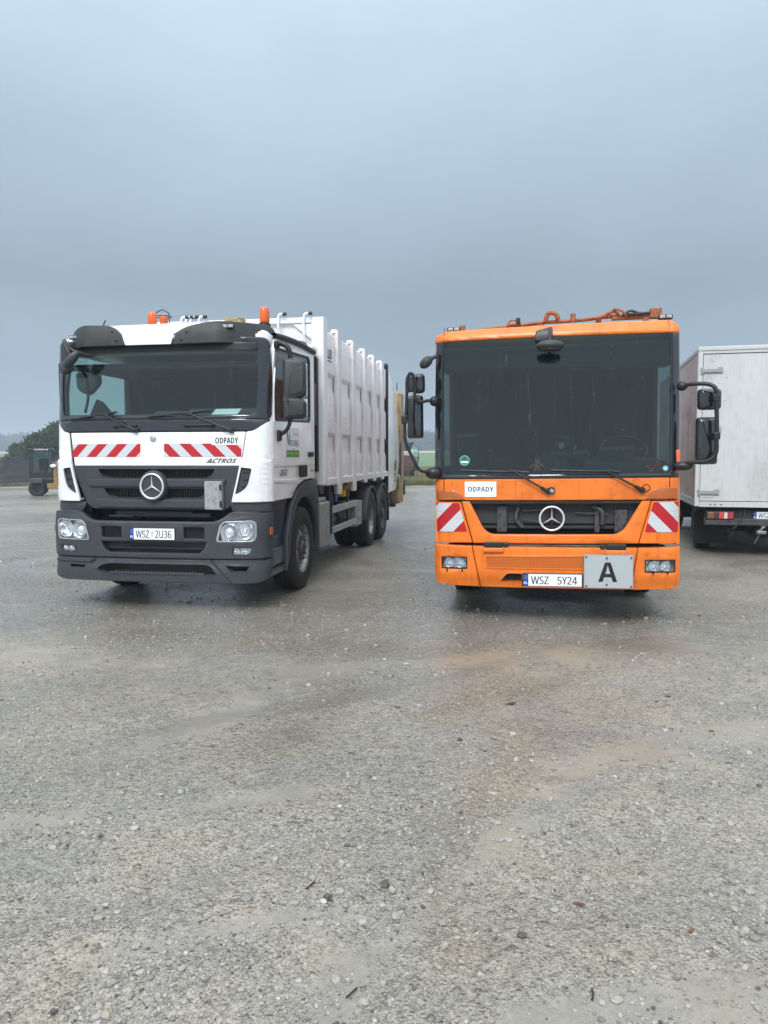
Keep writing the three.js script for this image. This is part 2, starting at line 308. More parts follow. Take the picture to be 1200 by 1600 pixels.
landSheet('stubble_field', -300, 300, 322, 460, .35, [.36, .31, .19], 80, 30).userData.label = 'pale strip of stubble in front of the wood';

// ---------------------------------------------------------------- shared vehicle pieces
function wheelGeo(r, w, deep) {   // axis along x, outer face at +x
  const q = w / 2, tyre = lathe([[r * .57, -q * .9], [r * .72, -q], [r * .9, -q * .98], [r * .975, -q * .86], [r, -q * .66], [r, -q * .48], [r * .975, -q * .46], [r * .975, -q * .36], [r, -q * .34], [r, -q * .08], [r * .975, -q * .06], [r * .975, q * .06], [r, q * .08], [r, q * .34], [r * .975, q * .36], [r * .975, q * .46], [r, q * .48], [r, q * .66], [r * .975, q * .86], [r * .9, q * .98], [r * .86, q * .97], [r * .84, q * 1.0], [r * .72, q], [r * .6, q * .93], [r * .57, q * .85]], 56);
  const d = deep ? -.10 : .06, R = r * .575;   // how far out the disc sits
  const rim = [lathe([[R * .96, -q * .9], [R * .93, -q * .5], [R * .9, q * .3], [R * .95, q * .7], [R * 1.02, q * .92], [R * 1.02, q * .85]], 48)];
  const disc = sheet(circ(0, 0, R * .92, 48), { holes: [circ(0, 0, R * .34, 24), ...Array.from({ length: 10 }, (_, k) => circ(R * .69 * Math.cos(k * .628), R * .69 * Math.sin(k * .628), R * .095, 12))], t: .014, b: .003, surf: (x, y) => { const s = Math.hypot(x, y) / R; return (deep ? -.04 : .05) * sstep(.95, .55, s); }, seg: .06 });
  disc.rotateY(Math.PI / 2).translate(d, 0, 0); rim.push(disc);
  const hub = lathe(deep ? [[R * .42, -.05], [R * .42, .02], [R * .36, .05], [R * .33, .12], [R * .1, .135], [0, .135]] : [[R * .38, 0], [R * .37, .05], [R * .3, .075], [R * .27, .095], [R * .1, .105], [0, .105]], 28);
  for (const g of [tyre, rim[0], hub]) g.rotateZ(-Math.PI / 2);
  hub.translate(d - (deep ? .03 : .0), 0, 0);
  const nuts = []; for (let k = 0; k < 10; k++) { const a = k * .628 + .3; nuts.push(plain(new THREE.CylinderGeometry(.016, .018, .045, 6).rotateZ(Math.PI / 2).translate(d + (deep ? .0 : .06), R * .47 * Math.cos(a), R * .47 * Math.sin(a)))); }
  return { tyre, rim: merge(rim), hub, nuts: merge(nuts) };
}
function addWheel(parent, G, x, y, z, side, mRim = M.steel) {
  const w = part(parent, 'wheel', [x, y, z]); if (side < 0) w.rotation.y = Math.PI;
  for (const [n, g, m] of [['tyre', G.tyre, M.rubber], ['rim', G.rim, mRim], ['hub', G.hub, M.steelDark], ['wheel_nuts', G.nuts, M.steelDark]]) { const o = new THREE.Mesh(g, m); o.name = n; o.castShadow = o.receiveShadow = true; if (n === 'wheel_nuts') o.userData.kind = 'stuff'; w.add(o); }
  return w;
}
const frontWheel = wheelGeo(.5, .30, false), rearWheel = wheelGeo(.5, .30, true);
function starGeo(r) {   // ring and three tapering ridged points
  const gs = [plain(new THREE.TorusGeometry(r, r * .085, 10, 48))];
  for (let k = 0; k < 3; k++) {
    const a = Math.PI / 2 + k * 2.0944, w = r * .19, d = r * .12, c = Math.cos(a), s = Math.sin(a), L = r * .97;
    const tip = [L * c, L * s, .004], l = [-w * s * .5 - w * c * .28, w * c * .5 - w * s * .28, 0], q = [w * s * .5 - w * c * .28, -w * c * .5 - w * s * .28, 0], m = [-.0 * c, 0, d];
    const v = [tip, l, m, tip, m, q, tip, q, l]; const g = new THREE.BufferGeometry(); g.setAttribute('position', new THREE.BufferAttribute(new Float32Array(v.flat()), 3)); g.computeVertexNormals(); gs.push(plain(g));
  }
  return merge(gs);
}
function plateTex(text, gap) {
  return canvas(512, 116, (x, w, h) => {
    x.fillStyle = '#e9eef2'; x.fillRect(0, 0, w, h); x.fillStyle = '#1c3f9e'; x.fillRect(0, 0, 48, h);
    x.fillStyle = '#f4d33a'; for (let k = 0; k < 12; k++) { x.beginPath(); x.arc(24 + 13 * Math.cos(k * .5236), 34 + 13 * Math.sin(k * .5236), 2, 0, 7); x.fill(); }
    txt(x, 'PL', 24, 86, 30, { color: '#fff' });
    x.strokeStyle = '#222'; x.lineWidth = 3; x.strokeRect(2, 2, w - 4, h - 4);
    txt(x, text[0], 148, 62, 98, { font: 'normal', sx: .82, color: '#15181c' }); txt(x, text[1], 382, 62, 98, { font: 'normal', sx: .82, color: '#15181c' });
    txt(x, text[0], 150, 62, 98, { font: 'normal', sx: .82, color: '#15181c' }); txt(x, text[1], 384, 62, 98, { font: 'normal', sx: .82, color: '#15181c' });
    if (gap) { x.fillStyle = '#8a4a4a'; x.beginPath(); x.arc(258, 48, 9, 0, 7); x.fill(); x.fillStyle = '#888'; x.beginPath(); x.arc(258, 76, 8, 0, 7); x.fill(); }
  });
}
const hazard = (n, dir, w, h, x0 = 0, split) => canvas(w, h, (x) => {   // red and white reflective bands
  x.fillStyle = '#c3c8cc'; x.fillRect(0, 0, w, h); x.fillStyle = '#b3141f'; const p = w / n;
  for (let k = -2; k < n + 2; k++) { const a = k * p + x0 * p; x.beginPath(); const o = dir * h; x.moveTo(a - o / 2, h); x.lineTo(a + p / 2 - o / 2, h); x.lineTo(a + p / 2 + o / 2, 0); x.lineTo(a + o / 2, 0); x.fill(); }
  if (split) { x.strokeStyle = 'rgba(120,40,40,.6)'; x.lineWidth = 2; for (const s of split) { x.beginPath(); x.moveTo(0, h * s); x.lineTo(w, h * s); x.stroke(); } }
});
function lampUnit(parent, name, pts, surf, lift, { bezel, bowls, depth = .08, glassLift = .004, frameW = .02, back = M.mirrorBowl }) {
  const cx = pts.reduce((a, p) => a + p[0], 0) / pts.length, cy = pts.reduce((a, p) => a + p[1], 0) / pts.length;
  const grow = (k) => { const d = pts.map((p) => { const l = Math.hypot(p[0] - cx, p[1] - cy); return [p[0] + (p[0] - cx) / l * k, p[1] + (p[1] - cy) / l * k]; }); return d; };
  const o = add(parent, name, sheet(grow(frameW), { holes: [pts], t: .035, b: frameW * .22, surf, lift: lift + .014 }), bezel);
  const housing = [sheet(grow(.004), { t: .006, b: 0, surf: (x, y) => surf(x, y) - depth * .75, lift })];
  add(o, 'housing', housing, M.lampHousing);
  for (const [x, y, r, kind] of bowls) {
    const z = surf(x, y) + lift - depth * .9;
    const b = lathe([[r * .2, 0], [r * .6, depth * .2], [r * .88, depth * .5], [r, depth * .85], [r * 1.02, depth * .85]], 28); b.rotateX(Math.PI / 2).translate(x, y, z);
    add(o, 'reflector', b, back);
    add(o, 'bulb', kind === 'lens' ? ell(r * .62, r * .62, r * .4, x, y, z + depth * .3) : merge([cyl(r * .12, r * .12, depth * .6, 0, 0, 0).rotateX(Math.PI / 2).translate(x, y, z + depth * .3), ell(r * .17, r * .17, r * .2, x, y, z + depth * .6)]), kind === 'lens' ? M.lensSolid : M.chrome);
  }
  const chrome = bowls.flatMap(([x, y, r], i) => i ? [bx(.012, r * 1.7, .01, (x + bowls[i - 1][0]) / 2, y, surf(x, y) + lift - depth * .45, .003, [0, 0, .3])] : []);
  if (chrome.length) add(o, 'divider', chrome, M.chrome);
  add(o, 'lens', pane(grow(.001), { surf, lift: lift + glassLift, seg: .08 }), M.lampGlass);
  return o;
}
M.lensSolid = mat([.9, .92, .95], .05, .6);
function wiper(parent, hub, elbow, tip0, tip1, surf, lift) {
  const P = (p, l) => [p[0], p[1], surf(p[0], p[1]) + lift + l];
  const o = add(parent, 'wiper', [tb([P(hub, .02), P([hub[0] * .8 + elbow[0] * .2, hub[1] * .8 + elbow[1] * .2], .035)], .017, 2), seg2(P([hub[0] * .8 + elbow[0] * .2, hub[1] * .8 + elbow[1] * .2], .035), P(elbow, .03), .010), cyl(.026, .03, .035, 0, 0, 0, 14).rotateX(Math.PI / 2).translate(...P(hub, .012))], M.black);
  add(o, 'wiper_blade', [tb([P(tip0, .016), P([(tip0[0] + tip1[0]) / 2, (tip0[1] + tip1[1]) / 2], .022), P(tip1, .016)], .011, 16), bx(.12, .022, .022, elbow[0], elbow[1], P(elbow, .026)[2], .006)], M.black);
  return o;
}
function beacon(parent, x, y, z, s = 1, h = 1) {
  const o = add(parent, 'beacon', [cyl(.062 * s, .068 * s, .06 * s, x, y + .03 * s, z), cyl(.05 * s, .05 * s, .03, x, y + .07 * s, z)], M.black);
  const g = lathe([[.05, 0], [.056, .02], [.054, .11 * h], [.045, .135 * h], [.02, .15 * h], [0, .152 * h]], 28); g.scale(s, s, s).translate(x, y + .07 * s, z);
  add(o, 'beacon_lens', g, M.amber);
  return o;
}

// ---------------------------------------------------------------- the white refuse truck
const zW = (x, y) => { const a = Math.abs(x), e = Math.min(1, Math.max(0, (a - .93) / .33)); return -.04 * a * a - .2 * (1 - Math.sqrt(1 - e * e * .998)) - .07 * Math.max(0, y - 1.5); };
{
  const T = thing('garbage_truck', 'white refuse truck with dark grey bumper, red striped nose and tall ribbed body', 'garbage truck', [-2.4126, 0, -8.0604], -.170);
  T.scale.x = .972;
  const S = (pts, m, name, o = {}, par = T) => add(par, name, sheet(pts, { surf: zW, ...o }), m);
  // nose flap between the windscreen and the grille, with corner panels either side
  S(rp([[-1.0, 1.862], [1.018, 1.862], [.966, 1.512], [-.945, 1.512]], .012), M.white, 'nose_panel', { t: .03, b: .008 });
  for (const s of [-1, 1]) {
    const f = (a) => s > 0 ? a : a.map((p) => [-p[0], p[1]]).reverse();
    const vent = f(rp([[.978, 1.505], [1.10, 1.49], [1.055, 1.30], [.985, 1.235], [.905, 1.208]], [.01, .03, .05, .04, .01]));
    const cp = add(T, 'corner_panel', [sheet(f(rp([[1.026, 1.862], [1.10, 1.875], [1.225, 1.97], [1.262, 1.98], [1.262, 1.58], [.986, 1.58]], [.01, .08, .06, 0, 0, .01])), { surf: zW, t: .03, b: .006 }),
      sheet(f(rp([[.985, 1.595], [1.262, 1.575], [1.262, 1.135], [.872, 1.135], [.93, 1.36]], [.02, 0, 0, .02, .02])), { holes: [vent], surf: zW, lift: .028, t: .045, b: .014 })], M.white);
    add(cp, 'air_deflector', sheet(vent, { surf: zW, lift: .0, t: .03, b: .004 }), M.plastic);
    for (const k of [0, 1, 2]) add(cp, 'vent_fin', sheet(f([[1.0 - k * .012, 1.45 - k * .075], [1.08 - k * .012, 1.445 - k * .075], [1.08 - k * .012, 1.44 - k * .075], [1.0 - k * .012, 1.444 - k * .075]]), { surf: zW, lift: .012, t: .01, b: .001 }), M.black);
  }
  // wiper cowl and windscreen
  S(rp([[-1.235, 1.995], [1.235, 1.995], [1.225, 1.95], [1.14, 1.872], [-1.14, 1.872], [-1.225, 1.95]], [.01, .01, .03, .06, .06, .03]), M.gloss, 'cowl', { t: .03, b: .008, lift: -.004 });
  for (const [x0, x1] of [[-.47, -.2], [.35, .68]]) add(T, 'cowl_grip', [bx(x1 - x0, .02, .03, (x0 + x1) / 2, 1.93, zW(x0, 1.93) + .02, .008), bx(.03, .03, .03, x0 + .02, 1.92, zW(x0, 1.9) + .008, .006), bx(.03, .03, .03, x1 - .02, 1.92, zW(x1, 1.9) + .008, .006)], M.black);
  const scr = rp([[-1.115, 2.035], [1.115, 2.035], [1.135, 2.45], [1.105, 2.79], [-1.105, 2.79], [-1.135, 2.45]], [.07, .07, .3, .1, .1, .3]);
  S(rp([[-1.245, 1.998], [1.245, 1.998], [1.25, 2.45], [1.22, 2.84], [-1.22, 2.84], [-1.25, 2.45]], [.05, .05, .2, .06, .06, .2]), M.gloss, 'windscreen_frame', { holes: [scr], t: .05, b: .01 });
  add(T, 'windscreen', pane(scr, { surf: zW, lift: -.012 }), M.screenW);
  // sun visor in two dark halves round a pale centre panel
  const vz = (x, y) => zW(x, y) + .13 - .35 * Math.max(0, y - 2.86) ** 1.2 - .30 * sstep(.72, 1.22, Math.abs(x));
  const vL = rp([[-1.15, 2.755], [-1.13, 2.90], [-1.05, 2.965], [-.85, 2.99], [-.48, 2.975], [-.375, 2.93], [-.315, 2.868], [-.272, 2.755]], [.02, .04, .1, .1, .1, .06, .01, .01]);
  const vR = rp([[.262, 2.755], [.295, 2.872], [.40, 2.935], [.62, 2.985], [1.16, 3.0], [1.225, 2.95], [1.235, 2.77]], [.01, .01, .08, .14, .08, .04, .02]);
  const vis = add(T, 'sun_visor', [sheet(vL, { surf: vz, t: .03, b: .01 }), sheet(vR, { surf: vz, t: .03, b: .01 })], M.plasticPale);
  add(vis, 'visor_underside', sheet(rp([[-1.13, 2.70], [1.14, 2.70], [1.14, 2.78], [-1.13, 2.78]], .03), { surf: zW, lift: .04, t: .02 }), M.black);
  for (const [x, y] of [[-.97, 2.885], [.85, 2.935]]) add(vis, 'marker_lamp', [bx(.13, .045, .03, x, y, vz(x, y) + .006, .008)], M.black) && add(vis, 'lamp_lens', [bx(.055, .03, .02, x - .03, y, vz(x, y) + .018, .006), bx(.055, .03, .02, x + .032, y, vz(x, y) + .018, .006)], M.alu);
  for (const [x, y] of [[-.42, 2.90], [-.375, 2.81], [.42, 2.88], [.36, 2.80], [1.1, 2.93], [-1.13, 2.87]]) add(vis, 'screw', ell(.014, .014, .008, x, y, vz(x, y) + .003), M.black);
  const cs = [[-.305, 2.866], [.284, 2.872], [.252, 2.757], [-.265, 2.757]];
  add(T, 'centre_panel', sheet(rp(cs, .01), { surf: vz, lift: .006, t: .02, b: .004, uv01: true }), print(canvas(512, 96, (x, w, h) => { x.fillStyle = '#f2f4f6'; x.fillRect(0, 0, w, h); txt(x, 'CEORGUN', w / 2, h / 2 + 2, 74, { color: '#dcdfe2', sx: 1.25 }); }), .4));
  // roof and cab shell
  const roof = (x, y) => 0;
  const rg = new RoundedBoxGeometry(2.44, .28, 1.72, 6, .13); rg.translate(0, 2.855, -1.13);
  const rp0 = rg.attributes.position; for (let i = 0; i < rp0.count; i++) { const y = rp0.getY(i), z = rp0.getZ(i), x = rp0.getX(i); if (y > 2.9) rp0.setY(i, y + .035 * (1 - (x / 1.22) ** 2) - .05 * sstep(-1.2, -.3, z)); }
  rg.computeVertexNormals();
  const rf = add(T, 'roof', [rg, sheet(rp([[-.55, 2.86], [.55, 2.86], [.62, 2.985], [-.6, 2.975]], .03), { surf: vz, lift: -.02, t: .1, b: .03 })], M.white);
  add(rf, 'roof_rear_spoiler', [bb6(-1.1, 1.1, 2.93, 3.02, -2.0, -1.7, .04)], M.white);
  const side = rp([[.22, 1.135], [.98, 1.135], [1.06, 1.19], [1.22, 1.27], [1.5, 1.325], [2.0, 1.335], [2.0, 2.95], [.42, 2.86], [.27, 2.3]], [.0, .03, .03, .03, .03, .02, .06, .03, .05]);
  const doorWin = rp([[.335, 2.0], [1.72, 2.04], [1.72, 2.80], [.43, 2.74], [.335, 2.3]], [.05, .07, .09, .06, .06]);
  for (const s of [1, -1]) {
    const w = add(T, 'cab_side', [toSide(sheet(side, { holes: [doorWin.map((p) => p)], t: .05, b: .008 }), 1.245 * s, s)], M.white);
    const d = add(T, 'door', [toSide(sheet(rp([[.30, 1.50], [1.93, 1.50], [1.93, 2.86], [.44, 2.79], [.30, 2.3]], [.03, .03, .05, .06, .1]), { holes: [doorWin], t: .02, b: .006 }), 1.262 * s, s)], M.white);
    add(d, 'side_window', toSide(pane(doorWin), 1.252 * s, s), M.sideGlass);
    add(d, 'door_lining', toSide(sheet(rp([[.27, 1.15], [1.98, 1.35], [1.98, 2.8], [.42, 2.78], [.30, 2.3]], .03), { holes: [inset(doorWin, .012)], t: .06, b: .004 }), 1.239 * s, s), M.interior);
    const ring = rp([[.315, 1.98], [1.745, 2.02], [1.745, 2.825], [.42, 2.765], [.315, 2.3]], [.06, .08, .1, .07, .07]);
    add(d, 'window_seal', toSide(sheet(ring, { holes: [doorWin], t: .03, b: .004 }), 1.266 * s, s), M.black);
    add(d, 'door_handle', [toSide(sheet(rect(1.62, 1.60, 1.84, 1.66, .02), { t: .025 }), 1.28 * s, s)], M.black);
    add(w, 'rain_gutter', tb([[1.235 * s, 2.885, -.40], [1.26 * s, 2.90, -.7], [1.26 * s, 2.92, -1.3], [1.255 * s, 2.91, -1.97]].map((p) => [p[0], p[1], p[2]]), .032, 20), M.plasticPale);
    add(w, 'lower_crease', toSide(sheet(rp([[.24, 1.335], [1.15, 1.30], [1.2, 1.33], [.24, 1.375]], .01), { t: .02, b: .006 }), 1.262 * s, s), M.white);
    // dark step well and wheel arch
    add(T, 'step_well', [toSide(sheet(rp([[.2, .33], [.78, .33], [.98, 1.12], [.2, 1.12]], .02), { t: .03 }), 1.19 * s, s), bb6(.85 * s, 1.23 * s, .33, .40, -.74, -.2, .02), bb6(.95 * s, 1.2 * s, .70, .745, -.6, -.2, .01), bb6(.9 * s, 1.225 * s, .42, .62, -.74, -.24, .03)], M.navy);
    add(T, 'step_tread', [bb6(.95 * s, 1.232 * s, .402, .408, -.70, -.24, .002)], M.steelDark);
    const inner = []; for (let k = 0; k <= 18; k++) { const a = Math.PI * (1.06 - 1.06 * k / 18) + .0; inner.push([1.44 - .60 * Math.cos(Math.PI - a), .50 + .62 * Math.sin(a)]); }
    const arch = [[.72, .33], [.76, .72], [.93, 1.04], [1.18, 1.215], [1.48, 1.30], [2.06, 1.318], [2.09, 1.2], [2.16, .95], [2.16, .38], [2.05, .38], ...inner.map((p) => p).reverse().filter((p) => p[1] > .4)];
    add(T, 'wheel_arch', [toSide(sheet(arch, { t: .06, b: .012 }), 1.262 * s, s), toSide(sheet([[2.04, .40], [2.16, .40], [2.16, 1.1], [2.04, 1.02]], { t: .4, b: .01 }), 1.25 * s, s)], M.plastic);
    add(T, 'arch_liner', [0, 1, 2, 3, 4, 5, 6].map((k) => { const a = .1 + k * .49; return bx(.34, .02, .36, 1.05 * s, .5 + .66 * Math.sin(a), -1.44 + .66 * Math.cos(a), .004, [-(a - Math.PI / 2), 0, 0]); }), M.plastic);
  }
  // side markings of the near flank
  const flank = (u0, y0, u1, y1, tex, name, lift = 1.2645) => add(T, name, toSide(pane([[u0, y0], [u1, y0], [u1, y1], [u0, y1]]), lift), print(tex, .5, { transparent: true, alphaTest: .35 }));
  flank(.72, 1.60, 1.22, 1.93, canvas(256, 200, (x, w, h) => {
    x.fillStyle = '#dfe5e8'; x.fillRect(0, 0, w, h); x.fillStyle = '#4f9146'; x.fillRect(0, h - 46, w, 46); x.fillStyle = '#8fc080'; x.fillRect(0, h - 28, w, 6);
    x.fillStyle = '#2e5a3e'; x.beginPath(); x.moveTo(30, 120); x.quadraticCurveTo(2, 60, 14, 12); x.quadraticCurveTo(40, 50, 38, 120); x.fill(); x.fillStyle = '#5d7a70'; x.beginPath(); x.moveTo(40, 120); x.quadraticCurveTo(40, 60, 66, 22); x.quadraticCurveTo(74, 70, 44, 120); x.fill();
    txt(x, 'P.P.H.U.', 186, 44, 30, { color: '#777d86', sx: .9 }); txt(x, 'EKO DBAJS', 146, 104, 56, { color: '#222634', sx: .68 }); txt(x, 's.c.', 140, 142, 22, { color: '#445' });
  }), 'company_sticker', 1.2665);
  flank(.42, 1.385, .78, 1.475, canvas(256, 72, (x, w, h) => { x.clearRect(0, 0, w, h); txt(x, '2532', w / 2, h / 2, 72, { font: 'italic bold', color: '#1a1c20', sx: 1.2 }); }), 'model_number');
  add(T, 'side_vent', [toSide(sheet(rect(1.26, 1.36, 1.56, 1.50, .02), { t: .02 }), 1.272)], M.matte);
  flank(1.70, 1.41, 1.92, 1.45, canvas(128, 32, (x, w, h) => { x.clearRect(0, 0, w, h); txt(x, 'BlueTec', w / 2, h / 2, 30, { color: '#333' }); }), 'small_lettering');
  // nose details
  const nose = (x0, y0, x1, y1, tex, name, lift = .004, extra = {}) => add(T, name, pane([[x0, y0], [x1, y0], [x1, y1], [x0, y1]], { surf: zW, lift }), print(tex, .4, extra));
  nose(-.968, 1.606, -.150, 1.742, hazard(3.45, 1, 828, 138, .02), 'hazard_stripes');
  nose(.122, 1.606, .978, 1.742, hazard(3.45, -1, 828, 138, -.02), 'hazard_stripes');
  nose(.655, 1.728, .978, 1.822, canvas(340, 100, (x, w, h) => { x.fillStyle = '#eef1f3'; x.fillRect(0, 0, w, h); txt(x, 'ODPADY', w / 2, h / 2 + 4, 92, { sx: .72, color: '#1b1f24' }); txt(x, 'ODPADY', w / 2 + 2, h / 2 + 4, 92, { sx: .72, color: '#1b1f24' }); }), 'waste_sign', .007);
  nose(.545, 1.530, .975, 1.598, canvas(512, 80, (x, w, h) => { x.clearRect(0, 0, w, h); txt(x, 'ACTROS', w / 2, h / 2, 74, { font: 'italic bold', color: '#3a4047', sx: 1.35, skew: .35 }); x.fillStyle = '#3a4047'; x.fillRect(60, 58, 90, 4); }), 'model_lettering', .004, { transparent: true, alphaTest: .35 });
  add(T, 'nose_badge', [ell(.036, .036, .012, -.005, 1.795, zW(0, 1.8) + .004)], M.alu);
  // grille
  const gz = (x, y) => zW(x, y) - .01 * (1.3 - y);
  const slot1 = rp([[-.665, 1.485], [.70, 1.485], [.655, 1.40], [.56, 1.378], [-.52, 1.378], [-.62, 1.40]], [.01, .01, .05, .05, .05, .05]);
  const slot2 = rp([[-.60, 1.283], [.60, 1.283], [.56, 1.2], [.49, 1.168], [-.47, 1.168], [-.55, 1.2]], [.01, .01, .04, .05, .05, .04]);
  const gr = S(rp([[-.97, 1.508], [.982, 1.508], [.862, 1.10], [.80, 1.055], [-.72, 1.055], [-.80, 1.10]], [.01, .01, .05, .03, .03, .05]), M.plastic, 'grille', { holes: [slot1, slot2], surf: gz, t: .07, b: .015 });
  add(gr, 'grille_bar', [sheet(rp([[-.80, 1.375], [.82, 1.375], [.78, 1.29], [-.76, 1.29]], .02), { surf: gz, lift: .022, t: .04, b: .012 })], M.plastic);
  add(gr, 'grille_bar', [sheet(rp([[-.72, 1.16], [.76, 1.16], [.72, 1.07], [-.66, 1.07]], .02), { surf: gz, lift: .022, t: .04, b: .012 })], M.plastic);
  add(gr, 'grille_fins', Array.from({ length: 46 }, (_, k) => [-.62 + k * .0275]).flatMap(([x]) => [bx(.007, .12, .02, x, 1.438, gz(x, 1.44) - .075, .002), bx(.007, .12, .02, x, 1.225, gz(x, 1.22) - .075, .002)]), M.steelDark);
  add(T, 'radiator', [bb6(-.85, .85, .72, 1.52, -.50, -.40, .01), bb6(-.95, -.86, .7, 1.56, -.52, -.2, .01), bb6(.86, .95, .7, 1.56, -.52, -.2, .01), bb6(-.95, .95, 1.525, 1.55, -.5, -.06, .005)], M.core);
  add(T, 'radiator_cover', [bx(.9, .07, .04, -.05, 1.0, -.10, .01), bx(.3, .03, .03, -.42, .975, -.075, .01), bx(.22, .05, .03, .5, .99, -.085, .01)], M.black);
  const em = part(T, 'star_emblem', [.006, 1.30, .028]);
  add(em, 'emblem_base', [cyl(.155, .168, .04, 0, 0, 0, 48).rotateX(Math.PI / 2), plain(new THREE.TorusGeometry(.146, .012, 8, 48).translate(0, 0, .02))], M.plastic);
  add(em, 'emblem_disc', [cyl(.135, .135, .01, 0, 0, .019, 48).rotateX(Math.PI / 2)], M.gloss);
  add(em, 'star', starGeo(.128).translate(0, 0, .028), M.star);
  const fp = add(T, 'folded_plate', [bb6(.588, .762, 1.06, 1.355, .02, .032, .006), bb6(.764, .782, 1.058, 1.357, -.02, .04, .004)], M.greyPaint);
  for (const y of [1.29, 1.12]) add(fp, 'hinge', cyl(.012, .012, .06, .772, y, .04), M.black);
  add(fp, 'securing_wire', [tb([[.78, 1.12, .03], [.80, 1.05, .05], [.785, 1.0, .0]], .006, 10)], M.black);
  // bumper
  const bz = (x, y) => zW(x, y) + .075 + .02 * sstep(1.02, .9, y);
  const widen = (pts, k) => { const cx = pts.reduce((a, p) => a + p[0], 0) / pts.length, cy = pts.reduce((a, p) => a + p[1], 0) / pts.length; return pts.map((p) => { const l = Math.hypot(p[0] - cx, p[1] - cy); return [p[0] + (p[0] - cx) / l * k, p[1] + (p[1] - cy) / l * k]; }); };
  const hlR = rp([[.742, .737], [1.11, .745], [1.132, .79], [1.132, .915], [1.10, .94], [.83, .932], [.79, .90]], [.03, .03, .03, .03, .02, .04, .05]);
  const mir = (a) => a.map((p) => [-p[0], p[1]]).reverse();
  const fog = rp([[.898, .60], [1.07, .60], [1.11, .665], [.905, .668]], [.015, .03, .03, .015]);
  const inR = rect(.372, .762, .598, .878, .015), inL = rect(-.575, .762, -.342, .878, .015);
  const low = rp([[-.585, .722], [.622, .73], [.59, .65], [.535, .603], [-.505, .603], [-.56, .65]], [.01, .01, .04, .04, .04, .04]);
  const bp = S(rp([[-1.265, .553], [1.265, .553], [1.265, 1.02], [1.2, 1.025], [.95, 1.045], [.865, 1.03], [.80, .975], [.70, .935], [-.68, .935], [-.77, .975], [-.84, 1.03], [-.95, 1.045], [-1.2, 1.025], [-1.265, 1.02]], [.0, .0, 0, .02, .04, .04, .05, .05, .05, .05, .04, .04, .02, 0]), M.plastic, 'bumper', { holes: [widen(hlR, .006), widen(mir(hlR), .006), fog, mir(fog), inR, inL, low], surf: bz, t: .07, b: .014, seg: .08 });
  add(bp, 'bumper_shelf', [sheet(rp([[-1.26, 1.03], [-.86, 1.03], [-.80, 1.13], [-1.2, 1.13]], .02), { surf: zW, lift: -.0, t: .03 }), sheet(rp([[.88, 1.03], [1.26, 1.03], [1.24, 1.13], [.84, 1.13]], .02), { surf: zW, lift: -.0, t: .03 })], M.plastic);
  add(bp, 'plate_recess', [sheet(rp([[-.335, .90], [.365, .90], [.365, .735], [-.335, .735]], .01), { surf: bz, lift: .004, t: .01, b: .003 })], M.plastic);
  add(T, 'front_beam', [bb6(-1.1, 1.1, .56, .92, -.36, -.26, .02), bb6(-1.05, 1.05, .32, .50, -.34, -.24, .02)], M.core);
  add(bp, 'intake_tread', Array.from({ length: 30 }, (_, k) => bx(.018, .012, .05, -.46 + k * .033, .604, bz(0, .6) - .05, .003, [0, .5, 0])), M.steelDark);
  add(bp, 'intake_blade', [bx(1.08, .02, .03, .02, .65, .02, .006), bx(.3, .06, .02, -.42, .67, -.0, .006), bx(.3, .06, .02, .48, .67, -.0, .006)], M.black);
  const lb = S(rp([[-1.265, .545], [1.265, .545], [1.25, .33], [1.15, .30], [.55, .298], [-.5, .298], [-1.1, .30], [-1.25, .34]], [0, 0, .05, .05, .02, .02, .05, .05]), M.plastic, 'lower_bumper', { holes: [rp([[-.665, .425], [-.6, .475], [-.5, .495], [.58, .50], [.66, .485], [.735, .395], [.69, .375], [-.55, .375]], .03), rp([[.80, .49], [1.09, .485], [1.05, .425], [1.02, .41], [.885, .41]], .015), rp([[-.99, .475], [-.77, .47], [-.80, .43], [-.97, .43]], .01)], surf: (x, y) => bz(x, y) - .02 + .02 * sstep(.55, .4, y), t: .06, b: .012 });
  add(lb, 'bumper_seam', [sheet([[.655, .545], [.668, .545], [.90, .30], [.886, .30]], { surf: bz, lift: .003, t: .01, b: .001 }), sheet([[-.655, .545], [-.668, .545], [-.72, .50], [-.71, .495]], { surf: bz, lift: .003, t: .01, b: .001 }), sheet([[-1.25, .5], [-.72, .50], [-.72, .494], [-1.25, .494]], { surf: bz, lift: .003, t: .008, b: .001 })], M.black);
  add(lb, 'step_tread', [bx(1.1, .02, .08, .03, .385, .02, .005), ...Array.from({ length: 26 }, (_, k) => bx(.02, .014, .06, -.45 + k * .037, .398, .03, .003, [0, .6, 0])), bx(.29, .012, .02, .25, .487, .055, .004)], M.steelDark);
  lampUnit(T, 'headlight', hlR, bz, -.008, { bezel: M.alu, bowls: [[.855, .828, .082, 'lens'], [1.03, .848, .092]], depth: .08, frameW: .02 });
  lampUnit(T, 'headlight', mir(hlR), bz, -.008, { bezel: M.greyPaint, bowls: [[-.855, .828, .082, 'lens'], [-1.03, .848, .092]], depth: .08, frameW: .02 });
  lampUnit(T, 'fog_lamp', fog, bz, -.01, { bezel: M.plastic, bowls: [[.955, .635, .03], [1.035, .635, .03]], depth: .04, frameW: .006 });
  lampUnit(T, 'fog_lamp', mir(fog), bz, -.01, { bezel: M.plastic, bowls: [[-.955, .635, .03], [-1.035, .635, .03]], depth: .04, frameW: .006 });
  for (const s of [1, -1]) add(T, 'side_marker', [bx(.012, .075, .085, 1.262 * s, .83, -.16, .004)], M.amberLens);
  const np = add(T, 'number_plate', [bb6(-.244, .284, .738, .874, .085, .104, .008)], M.black);
